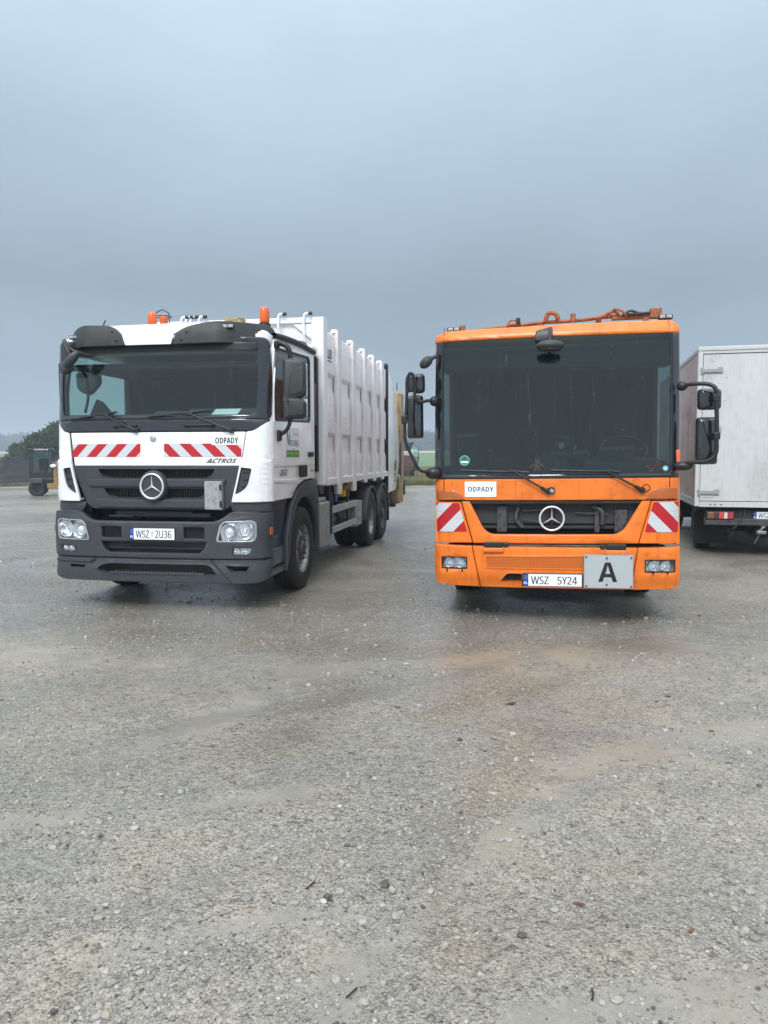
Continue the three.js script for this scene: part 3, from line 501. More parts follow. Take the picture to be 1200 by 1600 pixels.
  add(np, 'plate_face', pane(rect(-.238, .744, .278, .868, .008)).translate(0, 0, .1055), print(plateTex(['WSZ', '2U36'], true), .35));
  // wipers, aerial, beacons
  wiper(T, [-.20, 1.885], [-.56, 2.05], [-1.02, 2.0], [-.42, 2.075], zW, .01);
  wiper(T, [.875, 1.875], [.40, 2.055], [-.06, 2.02], [.645, 2.085], zW, .01);
  add(T, 'aerial', [seg2([-.91, 2.97, -.55], [-.868, 3.14, -.62], .009), cyl(.022, .026, .04, -.91, 2.98, -.55)], M.black);
  beacon(T, -.275, 3.005, -.6, .95); beacon(T, -.305, 3.06, -.95, .85); beacon(T, 1.064, 2.985, -.6, 1.02, 1.1);
  add(T, 'beacon_guard', [bb6(-.40, -.18, 3.03, 3.06, -1.05, -.85, .01), seg2([-.21, 3.03, -.9], [-.215, 3.25, -.9], .006), seg2([-.40, 3.03, -.9], [-.395, 3.25, -.9], .006), tb([[-.395, 3.25, -.9], [-.3, 3.29, -.9], [-.215, 3.25, -.9]], .006, 12), plain(new THREE.TorusGeometry(.092, .006, 6, 24).rotateX(Math.PI / 2).translate(-.305, 3.22, -.95))], M.black);
  // mirrors
  const mR = part(T, 'mirror'); mR.userData.label = 'large two piece side mirror beside the near door';
  const mh = (pts, x, y, z, d, turn, m) => { const g = sheet(pts, { t: d, b: d * .3, crease: .9 }); g.rotateY(turn).translate(x, y, z); return g; };
  add(mR, 'mirror_housing', [mh(rp([[-.125, -.24], [-.06, -.24], [.04, -.205], [.125, -.17], [.125, .215], [-.125, .22]], [.02, .01, .02, .05, .07, .04]), 1.475, 2.42, -.34, .15, .22), mh(rp([[-.125, -.135], [.125, -.12], [.125, .07], [.05, .10], [-.06, .115], [-.125, .115]], [.03, .05, .05, .02, .01, .01]), 1.475, 2.13, -.34, .15, .22)], M.plastic);
  add(mR, 'mirror_cap', [mh(rp([[-.07, -.19], [.10, -.15], [.11, .13], [.03, .11], [-.04, .04]], [.02, .04, .05, .08, .08]), 1.475, 2.43, -.33, .03, .22), mh(rp([[-.07, -.10], [.105, -.09], [.105, .06], [-.06, .075]], .03), 1.475, 2.13, -.33, .03, .22)], M.plasticPale);
  add(mR, 'mirror_glass', [bx(.2, .34, .01, 1.475, 2.42, -.50, .02, [0, .22, 0]), bx(.2, .18, .01, 1.475, 2.13, -.50, .02, [0, .22, 0])], M.chrome);
  add(mR, 'mirror_arm', [tb([[1.255, 2.79, -.42], [1.33, 2.795, -.40], [1.40, 2.74, -.40], [1.42, 2.6, -.41]], .028, 16), tb([[1.41, 2.04, -.41], [1.40, 1.95, -.40], [1.36, 1.88, -.40], [1.27, 1.83, -.42]], .022, 16), bx(.05, .12, .09, 1.275, 1.83, -.42, .02), bx(.05, .08, .1, 1.26, 2.79, -.42, .02)], M.black);
  const mL = part(T, 'mirror'); mL.userData.label = 'folded cluster of dark mirrors at the far upper corner';
  add(mL, 'mirror_housing', [mh(rp([[-.07, -.13], [.06, -.12], [.07, .11], [-.05, .13]], .05), -.985, 2.70, .04, .1, -.3), mh(rp([[-.06, -.09], [.075, -.06], [.07, .05], [-.05, .06]], .04), -.995, 2.56, .06, .1, -.5), ell(.115, .05, .055, -.845, 2.615, .12, [0, 0, .75])], M.plastic);
  add(mL, 'mirror_arm', [tb([[-1.04, 2.84, -.07], [-.95, 2.78, .07], [-.88, 2.68, .1], [-.86, 2.6, .1]], .022, 16), tb([[-.95, 2.76, .06], [-.82, 2.7, .08], [-.70, 2.66, -.02]], .018, 12)], M.black);
  add(mL, 'mirror_housing', [mh(rp([[-.16, .12], [.14, .14], [.17, -.02], [.02, -.17], [-.14, -.10]], .06), -1.36, 2.50, -1.0, .1, .0)], M.plasticPale);
  add(mL, 'mirror_housing', [mh(rp([[-.04, -.34], [.035, -.34], [.04, .30], [-.035, .32]], .03), -1.19, 2.32, -.24, .07, .6)], M.plastic);
  // cab interior
  const inn = part(T, 'cab_interior');
  add(inn, 'lining', [bb6(-1.22, 1.22, 1.2, 2.75, -1.98, -1.92, .01), bb6(-1.2, 1.2, 2.58, 2.62, -1.95, -.35, .01), bb6(-1.2, 1.2, 1.2, 1.24, -1.95, -.25, .01), bb6(-1.21, -1.19, 1.2, 2.02, -1.95, -.3, .005), bb6(1.19, 1.21, 1.2, 2.02, -1.95, -.3, .005), bb6(-1.2, 1.2, 1.2, 1.9, -.3, -.26, .01)], M.interior);
  add(inn, 'dashboard', [bb6(-1.15, 1.15, 1.8, 2.06, -.75, -.16, .06), bb6(.2, 1.1, 2.0, 2.13, -.72, -.4, .06), bb6(-.15, .25, 2.0, 2.10, -.62, -.3, .04)], M.dash);
  for (const x of [-.65, .68]) add(inn, 'seat', [bb6(x - .25, x + .25, 1.55, 1.72, -1.5, -.95, .06), bx(.5, .75, .14, x, 2.02, -1.55, .06, [.12, 0, 0]), bx(.28, .2, .1, x, 2.48, -1.62, .05, [.12, 0, 0])], M.seat);
  add(inn, 'steering_wheel', [plain(new THREE.TorusGeometry(.22, .017, 8, 36).rotateX(-1.05).translate(.68, 2.1, -.78)), seg2([.68, 2.1, -.78], [.68, 1.85, -.55], .035), bx(.36, .03, .06, .68, 2.09, -.77, .01, [.5, 0, 0])], M.black);
  add(inn, 'grab_rail', [tb([[-1.1, 2.62, -.42], [-1.06, 2.5, -.5], [-1.05, 2.3, -.52], [-1.07, 2.1, -.48]], .016, 16)], M.interior);
  add(inn, 'side_stay', [sheet([[-.12, 0], [.2, 0], [.05, .17], [-.02, .2]], { t: .04 }).translate(-.92, 2.05, -.5)], M.interior);
  add(inn, 'curtain_rail', [seg2([-1.1, 2.56, -.3], [1.1, 2.56, -.3], .02)], M.interior);
  // chassis
  add(T, 'chassis', [bb6(-.45, -.32, .72, 1.0, -9, -.3), bb6(.32, .45, .72, 1.0, -9, -.3), ...[-.9, -1.9, -3.2, -4.6, -6.6].map((z) => bb6(-.4, .4, .76, .96, z - .1, z)), bb6(-.9, .9, .42, .62, -1.5, -1.36, .04), bb6(-.9, .9, .42, .6, -6.07, -5.93, .05), bb6(-.9, .9, .42, .6, -7.27, -7.13, .05), ell(.24, .26, .24, 0, .5, -6), bb6(-.4, .4, .55, 1.25, -2.0, -.5, .05), bb6(-1.0, 1.0, 1.02, 1.16, -8, -2.1, .02)], M.matte);
  for (const s of [1, -1]) { addWheel(T, frontWheel, 1.10 * s, .5, -1.44, s); addWheel(T, rearWheel, 1.08 * s, .5, -6.0, s); addWheel(T, frontWheel, 1.08 * s, .5, -7.22, s, M.steelDark); addWheel(T, rearWheel, .74 * s, .5, -6.0, -s); }
  add(T, 'battery_box', [bb6(.75, 1.235, .38, .99, -2.84, -2.26, .03), bb6(.78, 1.2, .985, 1.05, -2.78, -2.3, .03)], M.greyPaint);
  add(T, 'air_tank', [cyl(.14, .14, .5, 0, 0, 0, 24).rotateX(Math.PI / 2).translate(1.0, .66, -3.35), cyl(.14, .14, .5, 0, 0, 0, 24).rotateX(Math.PI / 2).translate(1.0, .66, -4.1), bb6(.5, .9, .5, .98, -4.5, -3.0, .04)], M.steelDark);
  const sg = add(T, 'side_guard', [bb6(1.205, 1.235, .80, .90, -4.68, -3.05, .008)], M.alu); add(sg, 'guard_board', [bb6(1.205, 1.235, .515, .605, -4.6, -3.05, .008)], M.alu);
  add(sg, 'guard_post', [bb6(1.17, 1.204, .5, 1.1, -3.12, -3.06, .006), bb6(1.17, 1.204, .5, 1.1, -4.2, -4.14, .006), bb6(1.12, 1.2, .45, 1.25, -3.0, -2.94, .006)], M.black);
  add(T, 'fuel_cap', [cyl(.07, .07, .08, 0, 0, 0).rotateZ(Math.PI / 2).translate(1.12, 1.0, -3.55)], mat([.03, .10, .42], .5));
  add(T, 'wheel_chock', [toSide(sheet(rp([[4.0, .98], [4.35, .98], [4.28, 1.16], [4.16, 1.16]], .02), { t: .12 }), 1.18)], M.yellow);
  const sb = add(T, 'side_box', [bb6(.9, 1.225, .46, .87, -5.14, -4.62, .02)], M.greyPaint);
  add(sb, 'sticker', toSide(pane(rect(4.86, .62, 5.06, .82, .01)), 1.2265), print(canvas(64, 64, (x) => { x.fillStyle = '#b8bcc0'; x.fillRect(0, 0, 64, 64); x.fillStyle = '#20242a'; x.beginPath(); x.moveTo(10, 40); x.lineTo(36, 6); x.lineTo(40, 40); x.fill(); x.fillRect(34, 8, 9, 52); }), .5));
  for (const z of [-6.0, -7.22]) for (const s of [1, -1]) { const o = []; for (let k = 0; k <= 16; k++) { const a = Math.PI * (k / 16); o.push([-z - .57 * Math.cos(a), .5 + .58 * Math.sin(a)]); } for (let k = 16; k >= 0; k--) { const a = Math.PI * (k / 16); o.push([-z - .535 * Math.cos(a), .5 + .545 * Math.sin(a)]); } add(T, 'mudguard', toSide(sheet(o, { t: .36, b: .006 }), 1.245 * s, s), M.plastic); }
  add(T, 'mud_flap', [bb6(.85, 1.24, .3, .75, -7.86, -7.84, .004), bb6(-1.24, -.85, .3, .75, -7.86, -7.84, .004)], M.rubber);
  // the body
  const B = part(T, 'refuse_body');
  add(B, 'front_wall', [bb6(-1.12, 1.12, 1.25, 3.40, -2.56, -2.50, .01)], M.bodyWhite);
  add(B, 'front_frame', [bb6(1.09, 1.262, 1.22, 3.435, -2.66, -2.44, .012), bb6(-1.262, -1.09, 1.22, 3.435, -2.66, -2.44, .012), bb6(-1.088, 1.088, 3.36, 3.433, -2.6, -2.44, .012), bb6(-1.088, 1.088, 3.0, 3.06, -2.52, -2.46, .01)], M.white);
  add(B, 'gusset', [sheet([[.82, 3.355], [1.085, 3.355], [1.085, 3.15]], { t: .02 }).translate(0, 0, -2.462)], M.bodyWhite);
  const prof = [[1.20, 1.27], [1.20, 1.61], [1.172, 1.685], [1.172, 1.87], [1.20, 1.935], [1.20, 2.45], [1.172, 2.525], [1.172, 2.695], [1.20, 2.76], [1.20, 3.29], [1.19, 3.32], [1.13, 3.36], [1.0, 3.37], [1.0, 1.27]];
  const ribZ = [-2.66, -3.48, -4.52, -5.45, -6.28, -7.13, -7.68];
  for (let k = 0; k < 6; k++) for (const s of [1, -1]) {
    const L = ribZ[k] - ribZ[k + 1] + .1, g = new THREE.ExtrudeGeometry(shape(s > 0 ? prof : prof.map((p) => [-p[0], p[1]]).reverse()), { depth: L, bevelEnabled: false }); g.translate(0, 0, ribZ[k + 1] - .05 + (k < 5 ? .02 : 0));
    add(B, 'side_panel', plain(toCreasedNormals(plain(g), .4)), M.bodyWhite);
  }
  for (let k = 1; k < 6; k++) for (const s of [1, -1]) {
    const z = ribZ[k] + .11, lowY = k < 3 ? 1.06 : 1.16, r = rp([[-.115, 0], [-.055, .085], [.055, .085], [.115, 0]], .01), g = new THREE.ExtrudeGeometry(shape(r), { depth: 3.375 - lowY, bevelEnabled: false });
    g.rotateX(-Math.PI / 2).rotateY(-Math.PI / 2 + (s > 0 ? Math.PI : 0) ).translate(0, 0, 0);
    const q = plain(g); q.computeBoundingBox(); const bb = q.boundingBox, cx = s > 0 ? 1.18 - bb.min.x : -1.18 - bb.max.x;
    q.translate(cx, lowY - bb.min.y, z - (bb.min.z + bb.max.z) / 2);
    add(B, 'rib', [plain(toCreasedNormals(q, .4)), bx(.09, .05, .20, 1.20 * s, 3.375, z, .008), bx(.2, .03, .03, 1.12 * s, 3.37, z - .08, .005)], M.bodyWhite);
  }
  for (const z of [-2.9, -3.75, -4.7]) add(B, 'tipping_bracket', [toSide(sheet([[0, 0], [.36, 0], [.30, -.2], [.12, -.2]], { t: .1 }), 1.14).translate(0, 1.27, z)], M.bodyWhite);
  add(B, 'bottom_rail', [bb6(1.15, 1.245, 1.20, 1.30, -7.72, -2.66, .012), bb6(-1.245, -1.15, 1.20, 1.30, -7.72, -2.66, .012)], M.bodyWhite);
  add(B, 'body_roof', [bb6(-1.08, 1.08, 3.32, 3.37, -7.7, -2.6, .02), bb6(-1.0, 1.0, 1.2, 1.27, -7.7, -2.6, .01)], M.bodyWhite);
  add(B, 'body_lettering', toSide(pane([[2.62, 2.90], [3.17, 2.90], [3.17, 3.14], [2.62, 3.14]]), 1.203), print(canvas(512, 200, (x, w, h) => { x.clearRect(0, 0, w, h); txt(x, 'ZOELLER', w / 2, h / 2, 150, { color: '#23303a', sx: .74 }); x.fillStyle = '#23303a'; x.fillRect(20, h - 26, w - 40, 12); }), .5, { transparent: true, alphaTest: .4 }));
  for (const [x, h] of [[-.76, .09], [-.69, .09], [-.62, .09], [-.50, .10], [.64, .13], [1.0, .24]]) { const o = add(B, 'pipe_hook', [tb([[x, 3.43 - h, -2.40], [x, 3.43, -2.40], [x + .02, 3.475, -2.40], [x + .08, 3.475, -2.40]], .016, 14)], M.white); add(o, 'pipe_end', [cyl(.024, .024, .05, 0, 0, 0, 10).rotateZ(Math.PI / 2).translate(x + .09, 3.475, -2.40)], M.black); }
  add(B, 'valve_box', [bb6(-.09, .16, 3.36, 3.44, -2.44, -2.3, .01)], M.tan);
  add(B, 'hose', [tb([[.5, 3.1, -2.35], [.7, 3.16, -2.3], [.85, 3.1, -2.32], [1.02, 3.08, -2.36], [1.05, 2.9, -2.38]], .02, 20), tb([[.6, 3.06, -2.36], [.8, 3.1, -2.3], [1.0, 3.02, -2.34]], .016, 16)], M.steelDark);
  add(B, 'cab_end_panel', [bb6(.86, 1.2, 2.9, 3.02, -2.36, -2.1, .02)], M.bodyWhite);
  add(T, 'air_intake', [bb6(1.16, 1.2, 2.0, 2.55, -2.3, -2.1, .02), bb6(1.1, 1.2, 1.4, 2.9, -2.4, -2.32, .02)], M.black);
  // rear loader
  const L = part(T, 'rear_loader');
  for (const s of [1, -1]) add(L, 'loader_side', toSide(sheet(rp([[7.80, .86], [8.75, .88], [9.28, 1.45], [9.08, 2.2], [8.55, 3.02], [8.42, 3.1], [7.80, 3.34]], .05), { t: .1, b: .01 }), 1.235 * s, s), M.white);
  add(L, 'loader_shell', [bb6(-1.12, 1.12, 1.0, 3.2, -8.4, -7.82, .03), bb6(-1.12, 1.12, 1.0, 2.2, -9.0, -8.4, .03)], M.bodyWhite);
  add(L, 'seal', [toSide(sheet(rect(7.70, .9, 7.79, 3.34, .02), { t: .1 }), 1.24), ell(.05, .06, .04, 1.2, 3.38, -7.72)], M.rubber);
  add(L, 'lifting_frame', [bb6(.95, 1.262, .95, 3.0, -9.8, -9.35, .04), bb6(.95, 1.262, .55, 1.2, -9.75, -9.2, .06), bb6(-1.262, -.95, .6, 3.0, -9.8, -9.35, .04), bb6(-.9, .9, .8, 1.4, -9.6, -9.2, .05)], M.tan);
  add(L, 'loader_hardware', [bb6(1.2, 1.28, .72, 1.05, -9.92, -9.8, .01), bb6(.9, 1.2, .50, .58, -9.0, -8.9, .01), seg2([1.25, 1.0, -9.3], [1.25, 1.9, -9.35], .02), seg2([1.24, 3.0, -8.9], [1.24, 3.16, -8.9], .012)], M.steelDark);
  add(L, 'marking', toSide(pane([[8.45, 1.0], [8.95, 1.0], [8.95, 1.55], [8.45, 1.55]]), 1.2375), print(canvas(128, 160, (x, w, h) => { x.clearRect(0, 0, w, h); x.fillStyle = '#333b48'; x.beginPath(); x.arc(64, 44, 34, 0, 7); x.fill(); txt(x, '33', 64, 118, 70, { color: '#333b48' }); }), .5, { transparent: true, alphaTest: .4 }));
  add(L, 'latch', [ell(.02, .05, .12, 1.22, 1.9, -7.4)], M.black);
  // papers lying on the dash
  const paper = add(scene, 'paper_sheet', sheet([[-.15, -.055], [.13, -.055], [.15, .055], [-.13, .055]], { t: .002, b: .0004 }).rotateX(-.95), print(canvas(256, 128, (x, w, h) => { x.fillStyle = '#e4ebf2'; x.fillRect(0, 0, w, h); x.fillStyle = '#a8bdd4'; x.fillRect(18, 34, 160, 50); x.fillStyle = '#8894a2'; for (let k = 0; k < 7; k++) x.fillRect(20, 16 + k * 14, 120 + (k * 37) % 90, 3); }), .8));
  paper.position.set(.76, 2.075, -.14).applyAxisAngle(new THREE.Vector3(0, 1, 0), -.1622).add(T.position); paper.rotation.y = -.1622;
  tag(paper, 'white printed sheet lying behind the windscreen of the white truck', 'paper');
}

// ---------------------------------------------------------------- the orange low-cab refuse truck
const zO = (x, y) => { const a = Math.abs(x), e = Math.min(1, Math.max(0, (a - 1.0) / .165)); return -.055 * a * a - .13 * (1 - Math.sqrt(1 - e * e * .998)) - .06 * Math.max(0, y - 1.4); };
{
  const T = thing('garbage_truck', 'orange low cab refuse truck with a very tall windscreen and letter A plate', 'garbage truck', [1.635, 0, -7.2975], -.19);
  T.rotation.z = .012;
  const S = (pts, m, name, o = {}, par = T) => add(par, name, sheet(pts, { surf: zO, ...o }), m);
  const ob = (x, y) => zO(x, y) + .06 - .04 * sstep(.48, .34, y);
  add(T, 'front_beam', [bb6(-1.05, 1.05, .38, .74, -.34, -.22, .02), bb6(-1.0, -.82, .74, 1.38, -.4, -.25, .02), bb6(.82, 1.0, .74, 1.38, -.4, -.25, .02)], M.steelDark);
  // bumper in three pieces
  const hl = rect(-1.085, .518, -.83, .638, .012), hr = rect(.825, .506, 1.105, .628, .012);
  const mesh = rp([[-.655, .652], [.30, .662], [.30, .545], [-.64, .545]], .012), hole = rp([[-.45, .495], [-.30, .495], [-.30, .40], [-.525, .402]], [.03, .005, .005, .02]);
  S(rp([[-1.165, .752], [-.785, .744], [-.708, .345], [-1.12, .355], [-1.165, .40]], [.03, .006, .006, .02, .05]), M.orange, 'bumper_corner', { holes: [hl], surf: ob, t: .09, b: .018 });
  S(rp([[.765, .737], [1.165, .745], [1.165, .39], [1.12, .345], [.70, .340]], [.006, .03, .05, .02, .006]), M.orange, 'bumper_corner', { holes: [hr], surf: ob, t: .09, b: .018 });
  const bc = S(rp([[-.777, .744], [.757, .737], [.692, .340], [-.70, .345]], .006), M.orange, 'bumper', { holes: [hole], surf: ob, t: .09, b: .018 });
  add(bc, 'mesh_frame', sheet(rp([[-.672, .667], [.30, .677], [.30, .53], [-.655, .533]], .012), { holes: [mesh], surf: ob, lift: .009, t: .012, b: .004, seg: .06 }), M.orange);
  add(bc, 'bumper_mesh', pane(mesh, { surf: ob, lift: .0035, uv01: false, seg: .05 }), mat([1, 1, 1], .6, 0, { map: (() => { const t = canvas(64, 64, (x, w, h) => { x.fillStyle = '#c9640f'; x.fillRect(0, 0, w, h); x.fillStyle = '#2a1405'; for (const [a, b] of [[16, 16], [48, 48], [48, -16], [-16, 48], [16, 80], [80, 16]]) { x.beginPath(); x.arc(a, b, 10, 0, 7); x.fill(); } }); t.wrapS = t.wrapT = THREE.RepeatWrapping; t.repeat.set(34, 34); return t; })() }));
  for (const [x, y] of [[-.575, .765], [.56, .752]]) { const o = add(T, 'hinge_cover', [bx(.18, .05, .05, x, y, ob(x, y) + .01, .008), bx(.05, .05, .04, x + (x < 0 ? .12 : -.12), y - .005, ob(x, y) - .01, .01)], M.black); add(o, 'hinge_plate', bx(.20, .045, .045, x, y - .05, ob(x, y) + .012, .012), M.orange); }
  lampUnit(T, 'headlight', rect(-1.075, .528, -.84, .628, .01), ob, -.012, { bezel: M.black, bowls: [[-.90, .578, .046], [-1.005, .578, .046]], depth: .06, frameW: .011 });
  lampUnit(T, 'headlight', rect(.835, .516, 1.095, .618, .01), ob, -.012, { bezel: M.black, bowls: [[.905, .567, .046], [1.01, .567, .046]], depth: .06, frameW: .011 });
  for (const x of [-1.03, -.88, .9, 1.03]) add(T, 'lamp_screw', [cyl(.008, .008, .03, x, .51, ob(x, .51) + .004, 8)], M.black);
  // lower front with the open grille
  S(rp([[-.885, 1.176], [-.808, 1.176], [-.67, .905], [-.60, .858], [.57, .862], [.64, .905], [.80, 1.178], [.880, 1.178], [.768, .778], [-.772, .772]], [0, 0, .06, .06, .06, .06, 0, 0, 0, 0]), M.orange, 'grille_surround', { t: .06, b: .007, lift: .012 });
  for (const [s, n] of [[-1, 0], [1, 0]]) {
    const f = (a) => s < 0 ? a : a.map((p) => [-p[0] - .006, p[1] + .004]).reverse();
    const q = S(f(rp([[-1.155, 1.172], [-.895, 1.172], [-.782, .772], [-1.145, .768], [-1.16, .80]], [.01, .006, .006, .02, .02])), M.orange, 'corner_panel', { t: .05, b: .01 });
    const st = f([[-1.150, 1.160], [-.912, 1.160], [-.835, .882], [-1.150, .876]]);
    add(q, 'hazard_stripes', pane(st, { surf: zO, lift: .0045, seg: .05 }), print(hazard(1.12, s < 0 ? 1 : -1, 360, 320, s < 0 ? .12 : .42, [.3, .52]), .35));
  }
  add(T, 'radiator', [bx(1.6, .62, .08, 0, 1.06, -.72, .01)], M.core);
  add(T, 'engine_parts', [bx(.10, .26, .03, -.50, 1.0, -.11, .01), bx(.12, .22, .03, .62, .98, -.11, .01), bx(.05, .26, .02, .40, 1.0, -.11, .008), tb([[-.34, 1.12, -.1], [-.36, 1.0, -.09], [-.30, .92, -.1]], .022, 12), tb([[.36, 1.12, -.1], [.44, 1.08, -.08], [.45, .95, -.1]], .025, 12), seg2([-.3, 1.08, -.1], [-.08, 1.09, -.1], .008), seg2([-.3, 1.0, -.1], [-.1, .97, -.1], .006), seg2([.2, 1.06, -.1], [.5, 1.05, -.1], .007)], M.steelDark);
  add(T, 'grille_top', [sheet([[-.8, 1.178], [.8, 1.178], [.79, 1.15], [-.79, 1.15]], { surf: zO, lift: -.015, t: .02 })], M.black);
  const em = part(T, 'star_emblem', [-.025, 1.015, .02]); add(em, 'star', starGeo(.112), M.star); add(em, 'emblem_mount', [cyl(.03, .03, .1, 0, 0, -.06).rotateX(0), bx(.02, .2, .02, 0, .0, -.04)], M.black);
  // front flap under the windscreen
  for (const [a, b, c, d] of [[-1.155, -1.064, -1.155, -1.064], [-1.058, 1.048, -1.058, 1.048], [1.054, 1.15, 1.054, 1.15]]) S(rp([[c, 1.188], [d, 1.188], [b, 1.392], [a, 1.392]], .008), M.orange, 'front_flap', { t: .04, b: .008, lift: .006 });
  S(rp([[-1.135, 1.286], [-.925, 1.284], [-.845, 1.192], [-1.135, 1.186]], [.02, .06, .01, .02]), M.indicator, 'indicator', { lift: .02, t: .03, b: .01 });
  S(rp([[.905, 1.300], [1.13, 1.304], [1.13, 1.192], [.828, 1.194]], [.06, .02, .02, .01]), M.indicator, 'indicator', { lift: .02, t: .03, b: .01 });
  add(T, 'waste_sign', pane([[-.853, 1.222], [-.548, 1.222], [-.548, 1.37], [-.853, 1.37]], { surf: zO, lift: .011 }), print(canvas(400, 196, (x, w, h) => { x.fillStyle = '#eef3f6'; x.fillRect(0, 0, w, h); txt(x, 'ODPADY', w / 2, h / 2 + 2, 84, { color: '#2c3a45', sx: .98 }); }), .4));
  add(T, 'flap_lock', [cyl(.032, .034, .03, 0, 0, 0).rotateX(Math.PI / 2).translate(-.028, 1.283, zO(0, 1.28) + .015)], M.black); add(T, 'lock_cap', [ell(.027, .027, .012, -.028, 1.283, zO(0, 1.28) + .032)], M.alu);
  // windscreen
  const scr = rp([[-1.065, 1.432], [1.055, 1.432], [1.06, 2.3], [1.055, 2.735], [-1.06, 2.735], [-1.068, 2.3]], [.04, .04, 0, .05, .05, 0]);
  S(rp([[-1.165, 1.40], [1.16, 1.40], [1.165, 1.9], [1.145, 2.755], [-1.145, 2.755], [-1.168, 1.9]], [.03, .03, .3, .03, .03, .3]), M.gloss, 'windscreen_frame', { holes: [scr], t: .05, b: .008 });
  add(T, 'windscreen', pane(scr, { surf: zO, lift: -.006, seg: .12 }), M.screenO);
  for (const s of [-1, 1]) add(T, 'pillar_seam', [sheet([[1.075 * s, 1.43], [1.085 * s, 1.43], [1.078 * s, 2.73], [1.068 * s, 2.73]].sort(() => 0), { surf: zO, lift: .004, t: .008, b: .001 })], M.rubber);
  const dot = (x0, y0, x1, y1, tex, name, lift = -.012) => add(T, name, pane(circ((x0 + x1) / 2, (y0 + y1) / 2, (x1 - x0) / 2, 28), { surf: zO, lift }), print(tex, .5));
  dot(-.905, 1.525, -.805, 1.625, canvas(96, 96, (x, w) => { x.fillStyle = '#17785c'; x.fillRect(0, 0, w, w); x.strokeStyle = '#bfe2d4'; x.lineWidth = 3; x.beginPath(); x.arc(48, 48, 44, 0, 7); x.stroke(); x.fillStyle = '#0c4c38'; x.beginPath(); x.moveTo(48, 8); x.lineTo(66, 42); x.lineTo(30, 42); x.fill(); x.fillStyle = '#e8f2ee'; x.fillRect(16, 54, 64, 16); }), 'round_sticker', .001);
  dot(.985, 1.455, 1.035, 1.505, canvas(48, 48, (x, w) => { x.fillStyle = '#6fb3c4'; x.fillRect(0, 0, w, w); x.fillStyle = '#d6e8ee'; x.fillRect(12, 18, 24, 10); }), 'small_sticker', .001);
  add(T, 'reflector', [bx(.05, .15, .02, 1.125, 1.575, zO(1.13, 1.57) + .004, .006), bx(.05, .04, .02, 1.125, 1.455, zO(1.13, 1.45) + .004, .006)], mat([.8, .16, .05], .35));
  // roof edge
  const ro = (x, y) => zO(x, y) - .9 * Math.max(0, y - 2.76) ** 1.25;
  S(rp([[-1.165, 2.735], [1.155, 2.735], [1.135, 2.83], [1.06, 2.862], [-1.06, 2.842], [-1.145, 2.80]], [.02, .02, .05, .06, .06, .05]), M.orange, 'roof_front', { surf: ro, lift: .012, t: .05, b: .015 });
  add(T, 'roof_seam', [sheet([[1.045, 2.74], [1.05, 2.74], [1.045, 2.9], [1.04, 2.9]], { surf: ro, lift: .015, t: .01, b: .001 }), sheet([[-1.065, 2.74], [-1.06, 2.74], [-1.055, 2.88], [-1.06, 2.88]], { surf: ro, lift: .015, t: .01, b: .001 })], M.black);
  add(T, 'roof', [bx(2.18, .20, 1.7, 0, 2.752, -1.12, .085)], M.orange);
  for (const [x, y] of [[-.975, 2.875], [1.03, 2.905]]) { const o = add(T, 'marker_lamp', [bx(.13, .045, .06, x, y, -.30, .008)], M.black); add(o, 'lamp_lens', [bx(.05, .028, .02, x - .03, y, -.27, .005), bx(.05, .028, .02, x + .03, y, -.27, .005)], M.alu); }
  for (const s of [1, -1]) {
    const win = rp([[.30, 1.5], [1.5, 1.5], [1.5, 2.65], [.36, 2.65]], .06);
    const q = add(T, 'cab_side', toSide(sheet(rp([[.12, .76], [.6, .76], [.6, 1.0], [1.9, 1.0], [1.9, 2.86], [.26, 2.80], [.16, 1.4]], [.02, .02, .1, .02, .06, .06, .05]), { holes: [win], t: .04 }), 1.155 * s, s), M.orange);
    add(q, 'side_window', toSide(pane(win), 1.152 * s, s), M.sideGlass);
    add(q, 'door_lining', toSide(sheet(rp([[.17, .98], [1.9, 1.0], [1.9, 2.82], [.28, 2.76], [.2, 1.4]], .03), { holes: [inset(win, .012)], t: .055, b: .004 }), 1.149 * s, s), M.interior);
    add(q, 'step', [bb6(.8 * s, 1.12 * s, .36, .42, -1.2, -.2, .02)], M.black);
  }
  // licence plate and letter plate
  const np = add(T, 'number_plate', [bb6(-.302, .262, .358, .498, .055, .072, .008)], M.black);
  add(np, 'plate_face', pane(rect(-.296, .372, .254, .492, .008)).translate(0, 0, .0735), print(plateTex(['WSZ', '5Y24'], false), .35));
  add(np, 'holder_strip', [bb6(-.296, .254, .36, .370, .0722, .0745, .001)], mat([.5, .12, .10], .5));
  const ap = add(T, 'letter_plate', [bb6(.268, .474, .365, .682, .075, .088, .004), bb6(.477, .714, .365, .683, .075, .088, .004)], M.greyPaint);
  ap.userData.label = 'grey folding plate with a black letter A';
  add(ap, 'plate_print', pane([[.27, .367], [.712, .367], [.712, .681], [.27, .681]]).translate(0, 0, .0895), print(canvas(448, 320, (x, w, h) => { x.fillStyle = '#a9afb0'; x.fillRect(0, 0, w, h); txt(x, 'A', w * .485, h * .53, 262, { color: '#111315', sx: 1.02 }); x.strokeStyle = '#5c6264'; x.lineWidth = 2; x.beginPath(); x.moveTo(w * .467, 0); x.lineTo(w * .467, h); x.stroke(); x.strokeStyle = '#858b8c'; x.lineWidth = 3; x.strokeRect(2, 2, w - 4, h - 4); const r = rng(5); for (let k = 0; k < 240; k++) { x.fillStyle = `rgba(70,66,58,${.05 + r() * .14})`; x.fillRect(r() * w, r() * h, 1 + r() * 5, 1 + r() * 2); } }), .5));
